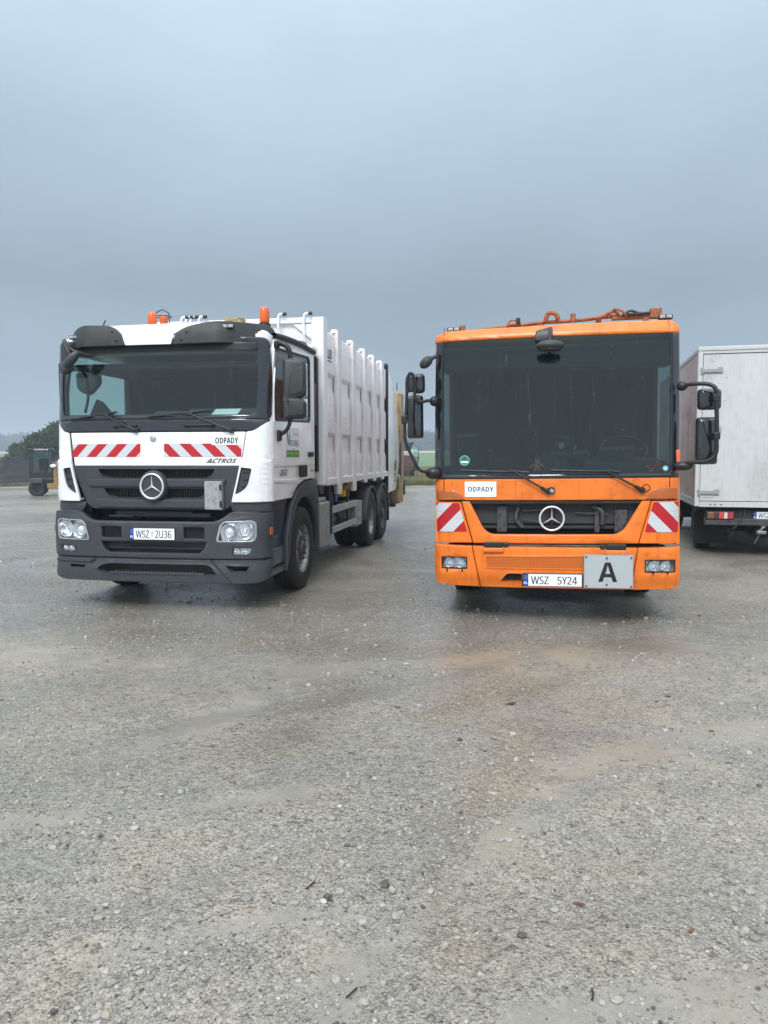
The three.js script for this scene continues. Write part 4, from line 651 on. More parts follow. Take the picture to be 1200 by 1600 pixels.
  add(ap, 'rivet', [[.288, .66], [.695, .655], [.29, .385], [.695, .385], [.475, .65], [.475, .40]].map(([x, y]) => cyl(.008, .009, .008, 0, 0, 0, 10).rotateX(Math.PI / 2).translate(x, y, .092)), M.black);
  // wipers
  wiper(T, [-.06, 1.272], [-.38, 1.465], [-.885, 1.478], [-.24, 1.455], zO, .012);
  wiper(T, [.80, 1.278], [.467, 1.462], [-.03, 1.472], [.60, 1.452], zO, .012);
  add(T, 'washer_hose', [tb([[-.07, 1.285, .03], [-.03, 1.31, .05], [-.0, 1.285, .03]], .005, 12), tb([[.79, 1.30, -.0], [.83, 1.335, .02], [.865, 1.30, .02], [.83, 1.26, .0], [.80, 1.265, .0]], .005, 18)], M.black);
  // mirrors
  const mf = part(T, 'mirror'); mf.userData.label = 'round front mirror hung from the middle of the roof edge';
  add(mf, 'mirror_bracket', [sheet(rp([[-.185, 2.69], [-.015, 2.69], [-.02, 2.83], [-.10, 2.81], [-.175, 2.79]], .02), { surf: ro, lift: .05, t: .05 }), tb([[-.05, 2.80, .02], [-.048, 2.76, .14], [-.05, 2.64, .22]], .014, 12), tb([[-.05, 2.63, .22], [-.05, 2.57, .2], [-.06, 2.55, .14]], .01, 8)], M.black);
  add(mf, 'mirror_housing', [ell(.125, .052, .10, -.05, 2.61, .22)], M.plasticPale);
  add(mf, 'mirror_glass', [ell(.11, .02, .085, -.05, 2.575, .215)], M.gloss);
  const hd = (x0, x1, y0, y1, z, d, turn = 0, r = .05) => { const g = sheet(rect(-(x1 - x0) / 2, -(y1 - y0) / 2, (x1 - x0) / 2, (y1 - y0) / 2, r), { t: d, b: d * .32, crease: 1 }); return g.rotateY(turn).translate((x0 + x1) / 2, (y0 + y1) / 2, z); };
  const mr = part(T, 'mirror'); mr.userData.label = 'two headed black mirror standing off the driver side pillar';
  add(mr, 'mirror_housing', [hd(1.29, 1.495, 2.01, 2.205, -.02, .12, .1, .04), hd(1.28, 1.47, 1.51, 1.945, -.02, .13, .1, .035)], M.gloss);
  add(mr, 'mirror_arm', [tb([[1.12, 2.235, -.12], [1.22, 2.245, -.02], [1.36, 2.235, .03], [1.41, 2.2, .05], [1.42, 2.1, .05], [1.43, 1.75, .05], [1.42, 1.60, .05], [1.36, 1.545, .04], [1.2, 1.53, -.04], [1.12, 1.50, -.12]], .019, 60), ell(.05, .045, .05, 1.15, 2.235, -.08), ell(.09, .045, .06, 1.17, 1.50, -.08), bx(.06, .07, .05, 1.42, 2.11, .045, .015), bx(.06, .07, .05, 1.43, 1.77, .045, .015)], M.black);
  const ml = part(T, 'mirror'); ml.userData.label = 'two headed black mirror hanging off the pillar beside the white truck';
  add(ml, 'mirror_housing', [hd(-1.435, -1.265, 2.24, 2.435, -.06, .12, -.3, .045), hd(-1.44, -1.285, 1.80, 2.222, -.06, .12, -.3, .03)], M.gloss);
  add(ml, 'mirror_arm', [tb([[-1.13, 2.155, -.12], [-1.20, 2.165, -.06], [-1.28, 2.15, .0], [-1.322, 2.17, .02], [-1.328, 2.25, .02], [-1.33, 2.37, .03], [-1.36, 2.43, .04], [-1.395, 2.38, .04], [-1.402, 2.25, .04], [-1.41, 2.1, .04], [-1.425, 1.95, .04], [-1.428, 1.85, .03], [-1.425, 1.78, .03], [-1.39, 1.68, .025], [-1.34, 1.58, .02], [-1.30, 1.50, .01], [-1.265, 1.475, .0], [-1.16, 1.468, -.1]], .016, 90), ell(.045, .05, .05, -1.155, 2.16, -.1), ell(.08, .06, .06, -1.17, 1.455, -.1), bx(.055, .09, .05, -1.43, 1.98, .04, .018)], M.black);
  add(ml, 'name_strip', [bx(.07, .016, .01, -1.35, 2.236, .0, .003)], M.alu);
  add(T, 'kerb_mirror', [ell(.075, .05, .05, -1.235, 2.545, -.14, [0, 0, .7]), seg2([-1.2, 2.57, -.14], [-1.13, 2.61, -.16], .02)], M.plasticPale);
  // cab interior
  const inn = part(T, 'cab_interior');
  add(inn, 'lining', [bb6(-1.12, 1.12, .9, 2.72, -1.88, -1.84, .01), bb6(-1.12, 1.12, .9, .94, -1.85, -.15, .01), bb6(-1.13, -1.11, .9, 1.5, -1.85, -.25, .005), bb6(1.11, 1.13, .9, 1.5, -1.85, -.25, .005), bb6(-1.1, 1.1, .95, 1.40, -.16, -.13, .01), ], M.interior);
  add(inn, 'headliner', [bb6(-1.1, 1.1, 2.45, 2.69, -.5, -.24, .05)], mat([.10, .11, .11], .8));
  add(inn, 'dashboard', [bb6(-1.08, 1.08, 1.2, 1.44, -.62, -.14, .06), bb6(.28, 1.0, 1.42, 1.58, -.7, -.42, .06), bb6(-.12, .3, 1.42, 1.66, -.75, -.5, .04)], M.interior);
  add(inn, 'dash_gear', [bb6(-.98, -.74, 1.44, 1.86, -.85, -.6, .05), bx(.1, .18, .1, -.64, 1.6, -.7, .03), bb6(.0, .22, 1.62, 1.82, -.9, -.75, .03), bb6(.42, .78, 1.52, 1.7, -.5, -.42, .05), ell(.12, .09, .08, .25, 1.6, -.5)], M.black);
  add(inn, 'dash_cards', [bx(.05, .06, .01, .08, 1.71, -.48, .003, [0, 0, .2]), bx(.016, .11, .016, .2, 1.66, -.46, .005, [0, 0, -.5])], M.greyPaint);
  for (const x of [-.6, .68]) add(inn, 'seat', [bx(.5, .8, .14, x, 1.95, -1.5, .06, [.12, 0, 0]), bx(.28, .2, .1, x, 2.45, -1.57, .05, [.12, 0, 0]), bb6(x - .25, x + .25, 1.45, 1.6, -1.5, -1.0, .06)], M.seat);
  add(inn, 'steering_wheel', [plain(new THREE.TorusGeometry(.23, .016, 8, 40).rotateX(-.95).translate(.70, 1.66, -.72)), seg2([.7, 1.66, -.72], [.7, 1.4, -.5], .035), bx(.4, .03, .06, .7, 1.655, -.715, .01, [.6, 0, 0])], M.black);
  add(inn, 'sun_blind', [seg2([-1.05, 2.47, -.22], [1.0, 2.47, -.22], .012)], M.interior);
  // roof equipment of the body behind the cab
  const B = part(T, 'refuse_body');
  add(B, 'body_shell', [bb6(-1.12, 1.12, 1.0, 3.07, -7.6, -1.86, .04)], M.orangeOld);
  add(B, 'roof_frame', [seg2([-1.04, 3.10, -1.95], [-.1, 3.18, -1.95], .024), tb([[-.1, 3.18, -1.95], [.4, 3.19, -1.95], [.62, 3.21, -1.95], [1.2, 3.2, -1.95]], .022, 14), bb6(1.12, 1.25, 3.17, 3.28, -2.0, -1.9, .01), bb6(-1.06, -1.0, 3.10, 3.19, -1.98, -1.92, .01), bb6(.7, 1.24, 3.17, 3.23, -2.0, -1.92, .01)], M.orangeOld);
  for (const [x, y] of [[-.7, 3.12], [-.1, 3.16], [.55, 3.19], [1.08, 3.2]]) add(B, 'frame_foot', bb6(x - .03, x + .03, 3.04, y, -1.98, -1.92, .006), M.orangeOld);
  add(B, 'hydraulic_hose', [tb([[-.06, 3.18, -1.9], [-.02, 3.27, -1.88], [.06, 3.26, -1.88], [.1, 3.17, -1.9]], .026, 20), tb([[.42, 3.19, -1.9], [.56, 3.2, -1.88], [.72, 3.26, -1.9], [.8, 3.20, -1.92]], .018, 20), tb([[.66, 3.20, -1.9], [.72, 3.28, -1.88], [.80, 3.26, -1.88], [.86, 3.20, -1.9]], .014, 20), cyl(.03, .03, .09, .26, 3.21, -1.9), seg2([-.5, 3.16, -1.9], [-.34, 3.17, -1.9], .016), tb([[-.5, 3.16, -1.9], [-.46, 3.21, -1.9], [-.36, 3.20, -1.9]], .01, 8)], M.orangeOld);
  add(B, 'hose_clip', [bx(.05, .07, .04, -.37, 3.20, -1.87, .01), tb([[.82, 3.21, -1.9], [.9, 3.26, -1.9], [1.0, 3.23, -1.9], [1.12, 3.23, -1.9]], .014, 16), bx(.2, .03, .04, .95, 3.22, -1.9, .01)], M.black);
  add(B, 'roof_light', [ell(.035, .025, .03, .42, 2.865, -.5)], M.alu);
  add(T, 'chassis', [bb6(-.45, -.32, .5, .8, -8, -.4), bb6(.32, .45, .5, .8, -8, -.4), bb6(-.95, .95, .40, .56, -1.92, -1.78, .04), bb6(-.8, .8, .34, .9, -2.4, -.3, .05), bb6(-.9, .9, .42, .6, -5.3, -5.16, .04), bb6(-1.0, 1.0, .8, 1.0, -7.6, -1.9, .02)], M.matte);
  for (const s of [1, -1]) { addWheel(T, frontWheel, .98 * s, .5, -1.85, s); addWheel(T, rearWheel, 1.0 * s, .5, -5.2, s); addWheel(T, frontWheel, 1.0 * s, .5, -6.4, s); }
  // things lying on the dash
  const put = (o, x, y, z) => { o.position.set(x, y, z).applyAxisAngle(new THREE.Vector3(0, 1, 0), -.19).add(T.position); o.rotation.y = -.19; return o; };
  const toy = thing('soft_toy', 'small pink soft toy on the dash of the orange truck', 'soft toy'); put(toy, -.18, 1.455, -.2);
  const pink = mat([.62, .17, .10], .9);
  add(toy, 'toy_body', [ell(.032, .034, .028, 0, .034, 0), ell(.026, .026, .024, .004, .082, 0)], pink);
  add(toy, 'toy_limbs', [ell(.036, .012, .012, -.045, .055, .005, [0, 0, .5]), ell(.034, .012, .012, .045, .06, .005, [0, 0, -.6]), ell(.014, .014, .024, -.02, .012, .024), ell(.014, .014, .024, .022, .012, .024), ell(.01, .02, .008, -.014, .11, 0), ell(.01, .022, .008, .02, .112, 0)], pink);
  const fl = thing('pennant', 'red patterned pennant behind the lower corner of the tall windscreen', 'pennant'); put(fl, .93, 1.45, -.20);
  add(fl, 'cloth', [sheet(rp([[-.10, .0], [.10, .02], [.105, .10], [.0, .13], [-.085, .09]], .02), { t: .012, surf: (x, y) => .012 * Math.sin(x * 60 + y * 30), seg: .02, uv01: true })], print(canvas(128, 96, (x, w, h) => { x.fillStyle = '#8e2418'; x.fillRect(0, 0, w, h); const r = rng(9); const c = ['#c8b9a8', '#b8872e', '#a32a1c', '#d9cfc4', '#6d1a14']; for (let k = 0; k < 46; k++) { x.fillStyle = c[k % 5]; x.fillRect(r() * w, r() * h, 4 + r() * 16, 3 + r() * 7); } }), .9));
}

// ---------------------------------------------------------------- the white box truck at the right
{
  const T = thing('box_truck', 'white box lorry seen from behind beside the orange truck', 'box truck', [4.95, 0, -12.2], -.25);
  const W = 2.42, D = 6.2;
  const doorDirt = dataTex(512, (u, v) => {
    const a = tile2(u, v, 9, 31), b = tile2(u, v, 34, 33), sc = tile2(u, v * 2, 70, 36), low = tile2(u, v, 3, 38);
    let k = .05 * Math.max(0, b) + .06 * Math.max(0, a * .8 + low); if (sc > .40 && low > .12) k += .8 * (sc - .40); k += .16 * Math.max(0, tile2(u * 6, v * .25, 40, 44) - .22);
    return [1 - k, 1 - k * 1.02, 1 - k * 1.1];
  }, true, .42, .42);
  const mDoor = mat([.56, .58, .58], .42, 0, { map: doorDirt, clearcoat: .3, clearcoatRoughness: .2 });
  const mSide = mat([.44, .30, .28], .42, .1, { map: grime(1.1, [.6, .5, .46], 41) });
  const bs = add(T, 'box_body', [bb6(.0, .03, .86, 3.24, -D, -.09, .004), bb6(W - .03, W, .86, 3.24, -D, -.09, .004), bb6(.03, W - .03, 3.2, 3.24, -D, -.09, .004), bb6(.03, W - .03, .86, .92, -D, -.09, .004), bb6(.03, W - .03, .92, 3.2, -D, -D + .03, .004)], mSide);
  add(bs, 'side_rail', [bb6(-.014, .04, .80, .92, -D, -.09, .006), bb6(-.016, .05, 3.22, 3.285, -D, -.06, .012)], M.alu);
  add(bs, 'roof_trim', [bb6(-.02, W + .02, 3.235, 3.30, -.09, .012, .012), bb6(.04, W, 3.24, 3.27, -D, -.09, .01)], mDoor);
  const fr = add(T, 'rear_frame', [bb6(-.015, .055, .80, 3.234, -.09, .004, .006), bb6(W - .055, W + .015, .80, 3.234, -.09, .004, .006), bb6(.056, W - .056, 3.19, 3.234, -.09, .0, .005), bb6(.056, W - .056, .79, .875, -.09, .002, .006)], mDoor);
  add(fr, 'marker_studs', [.22, .29, .38].map((x) => ell(.012, .012, .008, x, .83, .004)), M.steelDark);
  for (const [x0, x1] of [[.062, W / 2 - .004], [W / 2 + .004, W - .062]]) {
    const d = add(T, 'rear_door', [bb6(x0, x1, .885, 3.18, -.07, -.012, .008)], mDoor), s = x0 < 1 ? 1 : -1, hx = s > 0 ? x0 : x1;
    for (const y of [2.925, 2.0, 1.02]) { add(d, 'door_hinge', [bx(.30, .055, .02, hx + s * .11, y, .006, .005), cyl(.018, .018, .1, hx - s * .02, y, .012, 12), bx(.07, .09, .018, hx + s * .25, y + .01, .004, .006)], M.greyPaint); }
    add(d, 'lock_rod', [cyl(.014, .014, 2.2, s > 0 ? x1 - .12 : x0 + .12, 2.03, .014, 10)], M.alu);
  }
  add(T, 'maker_label', pane([[.1, .925], [.28, .925], [.28, .95], [.1, .95]]).translate(0, 0, -.0105), print(canvas(128, 20, (x, w, h) => { x.fillStyle = '#c2c6c6'; x.fillRect(0, 0, w, h); x.fillStyle = '#5a5f60'; for (let k = 0; k < 12; k++) x.fillRect(6 + k * 10, 5, 6, 9); }), .5));
  const ub = add(T, 'underrun_bar', [bb6(.15, W - .15, .50, .61, -.14, -.06, .01)], M.steelDark);
  add(ub, 'lamp_panel', [bb6(.15, W - .15, .60, .745, -.14, -.1, .006)], M.matte);
  for (const s of [0, 1]) {
    const f = (x) => s ? W - x : x, tl = add(T, 'tail_light', [bx(.42, .14, .05, f(.375), .655, -.075, .012)], M.black);
    add(tl, 'amber_lens', bx(.11, .10, .03, f(.24), .655, -.056, .01), mat([.18, .06, .03], .25, 0, { clearcoat: 1 }));
    add(tl, 'tail_lens', [bx(.055, .10, .03, f(.325), .655, -.056, .006)], mat([.05, .012, .03], .2, 0, { clearcoat: 1 }));
    add(tl, 'stop_lens', [bx(.075, .10, .034, f(.395), .655, -.055, .008)], mat([.70, .035, .015], .2, 0, { clearcoat: 1 }));
    add(tl, 'reverse_lens', [bx(.05, .10, .032, f(.46), .655, -.056, .006)], mat([.66, .64, .62], .2, 0, { clearcoat: 1 }));
    add(tl, 'fog_lens', [bx(.085, .10, .034, f(.53), .655, -.055, .008)], mat([.42, .012, .03], .2, 0, { clearcoat: 1 }));
    add(T, 'mud_flap', [bb6(f(.08), f(.62), .14, .66, -.72, -.70, .004)], M.rubber);
    const G = frontWheel; for (const [x, z] of [[.28, -1.25], [.3, -5.2]]) { const w = addWheel(T, G, f(x), .42, z, s ? 1 : -1, M.steelDark); w.scale.setScalar(.84); }
  }
  const np = add(T, 'number_plate', [bb6(.86, 1.40, .592, .73, -.1, -.078, .006)], M.black);
  add(np, 'plate_face', pane(rect(.866, .60, 1.392, .722, .006)).translate(0, 0, -.0765), print(plateTex(['WSZ', ''], false), .4));
  add(T, 'chassis', [bb6(.7, .82, .5, .8, -8, -.2), bb6(W - .82, W - .7, .5, .8, -8, -.2), bb6(.4, W - .4, .36, .5, -1.32, -1.18, .04), bb6(.1, W - .1, .72, .80, -6.1, -.15, .01), bb6(.6, 1.8, .35, .7, -4, -2, .05), bb6(.3, W - .3, .3, .78, -6.4, -4.2, .03), bb6(.56, W - .56, .22, .78, -2.3, -2.1, .03), bb6(.9, 1.7, .28, .5, -1.0, -.3, .08), bb6(.03, W - .03, .55, .80, -6, -2.3, .02)], M.matte);
  add(T, 'tow_hitch', [bx(.14, .05, .1, .98, .40, -.05, .012), seg2([.95, .42, -.05], [1.08, .52, -.1], .014), tb([[1.0, .52, -.05], [.95, .35, -.06], [.9, .22, -.1]], .01, 10)], M.steel);
  add(T, 'hanging_cable', [tb([[.74, .78, -.08], [.72, .62, -.05], [.60, .45, -.08], [.56, .3, -.1]], .006, 14), tb([[.68, .78, -.08], [.66, .55, -.06], [.50, .4, -.1]], .005, 14)], M.steelDark);
  add(T, 'cab', [bb6(.05, W - .05, .6, 2.7, -8.2, -6.4, .15)], M.white);
}

// ---------------------------------------------------------------- wheel loader, fence, trees and fields behind
{
  const z = -42.5, gy = groundY(-18.6, z), T = thing('wheel_loader', 'small yellow wheel loader with black glazed cab in front of the grey fence', 'wheel loader', [-18.85, gy, z], .30);
  const yel = mat([.34, .21, .06], .6, 0, { map: grime(1.4, [.5, .4, .3], 51) });
  const c = part(T, 'cab', [0, 0, 0]);
  add(c, 'cab_roof', [bb6(-.62, .62, 2.45, 2.62, -.7, .62, .08)], M.black);
  add(c, 'cab_frame', [bb6(-.6, -.52, 1.0, 2.5, .5, .58, .02), bb6(.52, .6, 1.0, 2.5, .5, .58, .02), bb6(-.6, -.52, 1.0, 2.5, -.62, -.54, .02), bb6(.52, .6, 1.0, 2.5, -.62, -.54, .02), bb6(-.58, .58, 1.0, 1.32, .46, .54, .02), bb6(-.6, -.56, 1.0, 1.5, -.6, .5, .01), bb6(.56, .6, 1.0, 1.5, -.6, .5, .01), bb6(.15, .2, 1.3, 2.45, .5, .54, .01)], M.black);
  add(c, 'cab_glass', [pane(rect(-.52, 1.32, .52, 2.45, .05)).translate(0, 0, .53), pane(rect(-.52, 1.5, .52, 2.45, .05)).translate(0, 0, -.58), toSide(pane(rect(-.5, 1.5, .54, 2.45, .05)), .57), toSide(pane(rect(-.5, 1.5, .54, 2.45, .05)), -.57)], M.sideGlass);
  add(c, 'operator_seat', [bb6(-.2, .3, 1.2, 1.4, -.3, .2, .06), bb6(-.2, .3, 1.4, 2.05, -.4, -.28, .06)], M.seat);
  add(c, 'cab_lettering', pane(rect(-.42, 2.49, .50, 2.60, .004)).translate(0, 0, .6225), print(canvas(512, 64, (x, w, h) => { x.fillStyle = '#15171a'; x.fillRect(0, 0, w, h); txt(x, 'CATERPILLAR', w / 2, h / 2, 58, { color: '#f2f4f4', sx: 1.1 }); }), .5));
  add(T, 'mirror', [ell(.16, .1, .06, .62, 1.65, .62), seg2([.6, 1.65, .55], [.6, 1.9, .5], .02)], mat([.8, .81, .82], .3));
  add(T, 'mirror', [bx(.1, .3, .05, -.72, 2.15, .6, .03), seg2([-.7, 2.2, .58], [-.58, 2.3, .52], .02)], M.black);
  add(T, 'counterweight', [bb6(-.5, .1, .72, 1.0, .5, .95, .05)], M.steelDark);
  add(T, 'engine_hood', [bb6(.62, 2.2, .7, 1.75, -.6, .5, .08), bb6(.62, 1.5, 1.6, 1.9, -.5, .4, .1)], yel);
  add(T, 'hood_grille', Array.from({ length: 6 }, (_, k) => bb6(.9 + k * .16, .98 + k * .16, 1.0, 1.6, .5, .52, .006)), M.matte);
  add(T, 'loader_arm', [bb6(.5, 2.6, .45, .62, .35, .6, .03), bb6(.62, .82, .5, 1.7, .4, .56, .03), bb6(.3, .9, .42, .7, .56, .75, .04)], yel);
  add(T, 'chassis', [bb6(-.5, 2.2, .45, .9, -.5, .4, .06)], M.matte);
  for (const [x, zz] of [[-.22, .55], [-.22, -.75], [1.75, .55], [1.75, -.75]]) { const w = part(T, 'wheel', [x, .42, zz]); add(w, 'tyre', lathe([[.2, -.16], [.36, -.17], [.42, -.12], [.42, .12], [.36, .17], [.2, .16]], 28).rotateX(Math.PI / 2), M.rubber); add(w, 'rim', lathe([[.2, -.1], [.2, .1], [.1, .12], [0, .12]], 20).rotateX(Math.PI / 2), M.matte); add(w, 'tread_lugs', Array.from({ length: 18 }, (_, k) => bx(.34, .03, .07, 0, .42, 0, .008).rotateY(Math.PI / 2).rotateZ(k * .349)), M.rubber); }
}
{ // grey concrete slab fence that runs back behind the white truck
  const a = [-31.2, -55.2], step = [1.34, -1.42], L = Math.hypot(...step), turn = Math.atan2(-step[1], step[0]);
  const F = thing('concrete_fence', 'dark grey fence of concrete slabs and posts behind the wheel loader', 'fence', [a[0], -.62, a[1]], turn);
  const cf = [0, 1, 2].map((k) => mat([.055 + k * .008, .055 + k * .008, .062 + k * .008], .75, 0, { map: grime(1.6, [.55, .55, .5], 60 + k) }));
  const slab = new RoundedBoxGeometry(L - .13, .385, .05, 1, .012), post = new RoundedBoxGeometry(.13, 2.24, .13, 1, .015);
  for (let k = 0; k < 22; k++) {
    const p = new THREE.Mesh(post, cf[(k * 7) % 3]); p.name = 'post'; p.position.set(k * L, 1.12, 0); F.add(p);
    for (let j = 0; j < 5; j++) { const s = new THREE.Mesh(slab, cf[(k * 5 + j * 2) % 3]); s.name = 'slab'; s.position.set((k + .5) * L, .22 + j * .395, (j % 2) * .004); F.add(s); }
    const c = new THREE.Mesh(new RoundedBoxGeometry(L - .13, .10, .05, 1, .02), cf[k % 3]); c.name = 'top_slab'; c.position.set((k + .5) * L, 2.09, .002); F.add(c);
  }
  F.traverse((o) => { if (o.isMesh) o.castShadow = o.receiveShadow = true; });
}
// foliage: small bent leaves gathered into sprays, sprays spread through the lumps of a crown
function sprayGeo(seed, n, size, spread) {
  const r = rng(seed), P = [], N = [];
  for (let k = 0; k < n; k++) {
    const c = new THREE.Vector3(r() - .5, r() - .5, r() - .5).multiplyScalar(spread), d = new THREE.Vector3(r() - .5, r() - .35, r() - .5).normalize(), s = new THREE.Vector3(r() - .5, r() - .5, r() - .5).cross(d).normalize(), l = size * (.7 + r() * .7), w = l * .36;
    const A = c.clone(), Bq = c.clone().addScaledVector(d, l * .5).addScaledVector(s, w), C = c.clone().addScaledVector(d, l), E = c.clone().addScaledVector(d, l * .5).addScaledVector(s, -w);
    for (const v of [A, Bq, C, A, C, E]) P.push(v.x, v.y, v.z);
  }
  const g = new THREE.BufferGeometry(); g.setAttribute('position', new THREE.BufferAttribute(new Float32Array(P), 3)); g.computeVertexNormals(); return g;
}
const leafMat = (c) => mat(c, .8, 0, { transmission: .15, thickness: 0 });
const sprays = sprayGeo(5, 26, .30, 1.0), farSprays = sprayGeo(6, 20, .75, 2.2);
const leaf1 = leafMat([.024, .054, .014]), leafFar = leafMat([.030, .047, .026]);
function crown(parent, lumps, geo, m, per, seed, scale) {
  const r = rng(seed), X = [];
  for (const [cx, cy, cz, rad] of lumps) for (let k = 0; k < per * rad * rad; k++) {
    let v; do { v = [r() * 2 - 1, r() * 2 - 1, r() * 2 - 1]; } while (v[0] ** 2 + v[1] ** 2 + v[2] ** 2 > 1);
    const l = Math.hypot(...v), q = Math.pow(l, .35) / l; X.push([cx + v[0] * q * rad, cy + v[1] * q * rad * .86, cz + v[2] * q * rad, scale * (.7 + r() * .7), r() * 6.28, r() * 6.28, .75 + r() * .5]);
  }
  const o = new THREE.InstancedMesh(geo, m, X.length), M4 = new THREE.Matrix4(), Q = new THREE.Quaternion(), E = new THREE.Euler(), c = new THREE.Color();
  X.forEach(([x, y, z, s, a, b, t], k) => { M4.compose(new THREE.Vector3(x, y, z), Q.setFromEuler(E.set(a, b, a * 1.7)), new THREE.Vector3(s, s, s)); o.setMatrixAt(k, M4); o.setColorAt(k, c.setRGB(t * (1 + .25 * (t - 1)), t, t * .95)); });
  o.castShadow = o.receiveShadow = true; o.name = 'crown'; o.userData.kind = 'stuff'; parent.add(o); return o;
}
{
  const bark = mat([.07, .058, .045], .9);
  const specs = [
    ['low rounded dark green bush at the left end above the fence', -40.0, -86, 3.5, 3.0], ['bushy dark green tree just left of the wheel loader cab', -37.6, -84, 4.6, 3.2],
    ['taller dense green tree rising behind the wheel loader cab', -34.8, -83, 5.9, 3.6], ['dense dark green tree beside the left edge of the white truck', -31.2, -82, 6.1, 3.6],
    ['dark green tree mostly hidden behind the white truck cab', -27.2, -82, 6.0, 3.8]];
  specs.forEach(([label, x, z, h, w], i) => {
    const gy = groundY(x, z), T = thing('tree', label, 'tree', [x, gy, z], 0, 'trees behind the fence'), r = rng(200 + i * 13), lumps = [];
    for (let k = 0; k < 15; k++) { const a = r() * 6.28, q = Math.sqrt(r()) * w * .62, y = h * (.18 + .66 * r()); const rad = h * (.13 + .12 * r()); lumps.push([Math.cos(a) * q * (1.15 - y / h * .6), Math.min(y, h - rad), Math.sin(a) * q * .8, rad]); }
    lumps.push([0, h * .74, 0, h * .24]);
    add(T, 'trunk', [plain(new THREE.CylinderGeometry(.09, .2, h * .6, 10).translate(0, h * .3, 0)), ...lumps.slice(0, 6).map((l) => tb([[0, h * .3, 0], [l[0] * .5, (h * .3 + l[1]) * .52, l[2] * .5], [l[0], l[1], l[2]]], .05, 6, 6))], bark);
    crown(T, lumps, sprays, leaf1, 130, 900 + i, .62);
  });
}
{ // the wood on the skyline: one mass of crowns
  const r = rng(4242), X = [], tr = [];
  const M4 = new THREE.Matrix4(), Q = new THREE.Quaternion(), E = new THREE.Euler();
  for (let k = 0; k < 620; k++) {
    const left = k < 260, x = left ? -340 + r() * 190 : -30 + r() * 330, d = (left ? 560 : 438) + r() * 50, gy = groundY(x, -d), h = (left ? 13 : 11.5) * (.72 + .34 * r()) * (1 + .12 * fbm(x * .03, 2, d * .02, 2)), w = 2.6 + r() * 2.2;
    tr.push([x, gy, -d, h]);
    const lump = Array.from({ length: 5 }, () => [(r() - .5) * w * 1.5, h * (.3 + .6 * r()), (r() - .5) * w * 1.5, w * (.5 + .5 * r())]);
    for (let q = 0; q < 64; q++) { const l = lump[q % 5], a = r() * 6.28, b = Math.acos(2 * r() - 1), R = l[3] * (.6 + .45 * r()); X.push([x + l[0] + R * Math.sin(b) * Math.cos(a), gy + Math.max(.4, l[1] + R * Math.cos(b) * .9), -d + l[2] + R * Math.sin(b) * Math.sin(a), .7 + r() * .6]); }
  }
  const o = new THREE.InstancedMesh(farSprays, leafFar, X.length), c = new THREE.Color();
  X.forEach(([x, y, z, s], k) => { M4.compose(new THREE.Vector3(x, y, z), Q.setFromEuler(E.set(k * 1.3, k * 2.1, k * .7)), new THREE.Vector3(s, s, s)); o.setMatrixAt(k, M4); const t = .75 + .5 * r(); o.setColorAt(k, c.setRGB(t, t, t)); });
  o.name = 'wood'; o.userData.kind = 'stuff'; tag(o, 'grey green wood on the skyline behind the fields', 'wood'); scene.add(o);
}
{ // an old dark red farm implement parked on the grass
  const x = 2.3, z = -64, gy = groundY(x, z), T = thing('farm_trailer', 'dark reddish farm machine parked on the grass between the two refuse trucks', 'farm machine', [x, gy, z], -.25);
  const red = mat([.085, .035, .035], .7, 0, { map: grime(1.5, [.5, .45, .42], 71) });
  add(T, 'hopper', [sheet(rp([[-2.4, 2.35], [.35, 2.1], [.12, 1.0], [-.15, .78], [-1.9, .75]], .08), { t: 1.6, b: .05 })], red);
  add(T, 'top_rail', [bx(2.9, .10, .1, -.95, 2.42, .02, .02, [0, 0, .16]), bx(2.8, .07, .08, -.95, 2.22, .02, .02, [0, 0, .16])], mat([.5, .5, .5], .6));
  add(T, 'upper_screen', [sheet(rp([[-2.4, 2.6], [-.4, 2.55], [-.05, 3.3], [-2.4, 3.4]], .06), { t: 1.2, b: .03 }).translate(0, 0, -.1)], M.steelDark);
  add(T, 'window', [pane(rp([[.0, 3.15], [.62, 2.85], [.55, 1.3], [.32, 1.6], [.1, 2.5]], .05)).translate(0, 0, .06)], mat([.45, .72, .62], .1, 0, { transmission: .8, thickness: 0 }));
  add(T, 'window_frame', [tb([[.0, 3.15, .06], [.62, 2.85, .06], [.55, 1.3, .06]], .03, 12, 6, false)], M.steelDark);
  add(T, 'post', [seg2([.5, 0, .1], [.48, 1.3, .1], .035)], M.steelDark);
  for (const xx of [-.6, -1.9]) add(T, 'wheel', [lathe([[.15, -.15], [.45, -.16], [.52, -.1], [.52, .1], [.45, .16], [.15, .15]], 24).rotateX(Math.PI / 2).translate(xx, .52, .1), lathe([[.15, -.15], [.45, -.16], [.52, -.1], [.52, .1], [.45, .16], [.15, .15]], 24).rotateX(Math.PI / 2).translate(xx, .52, -1.5)], M.rubber);
}
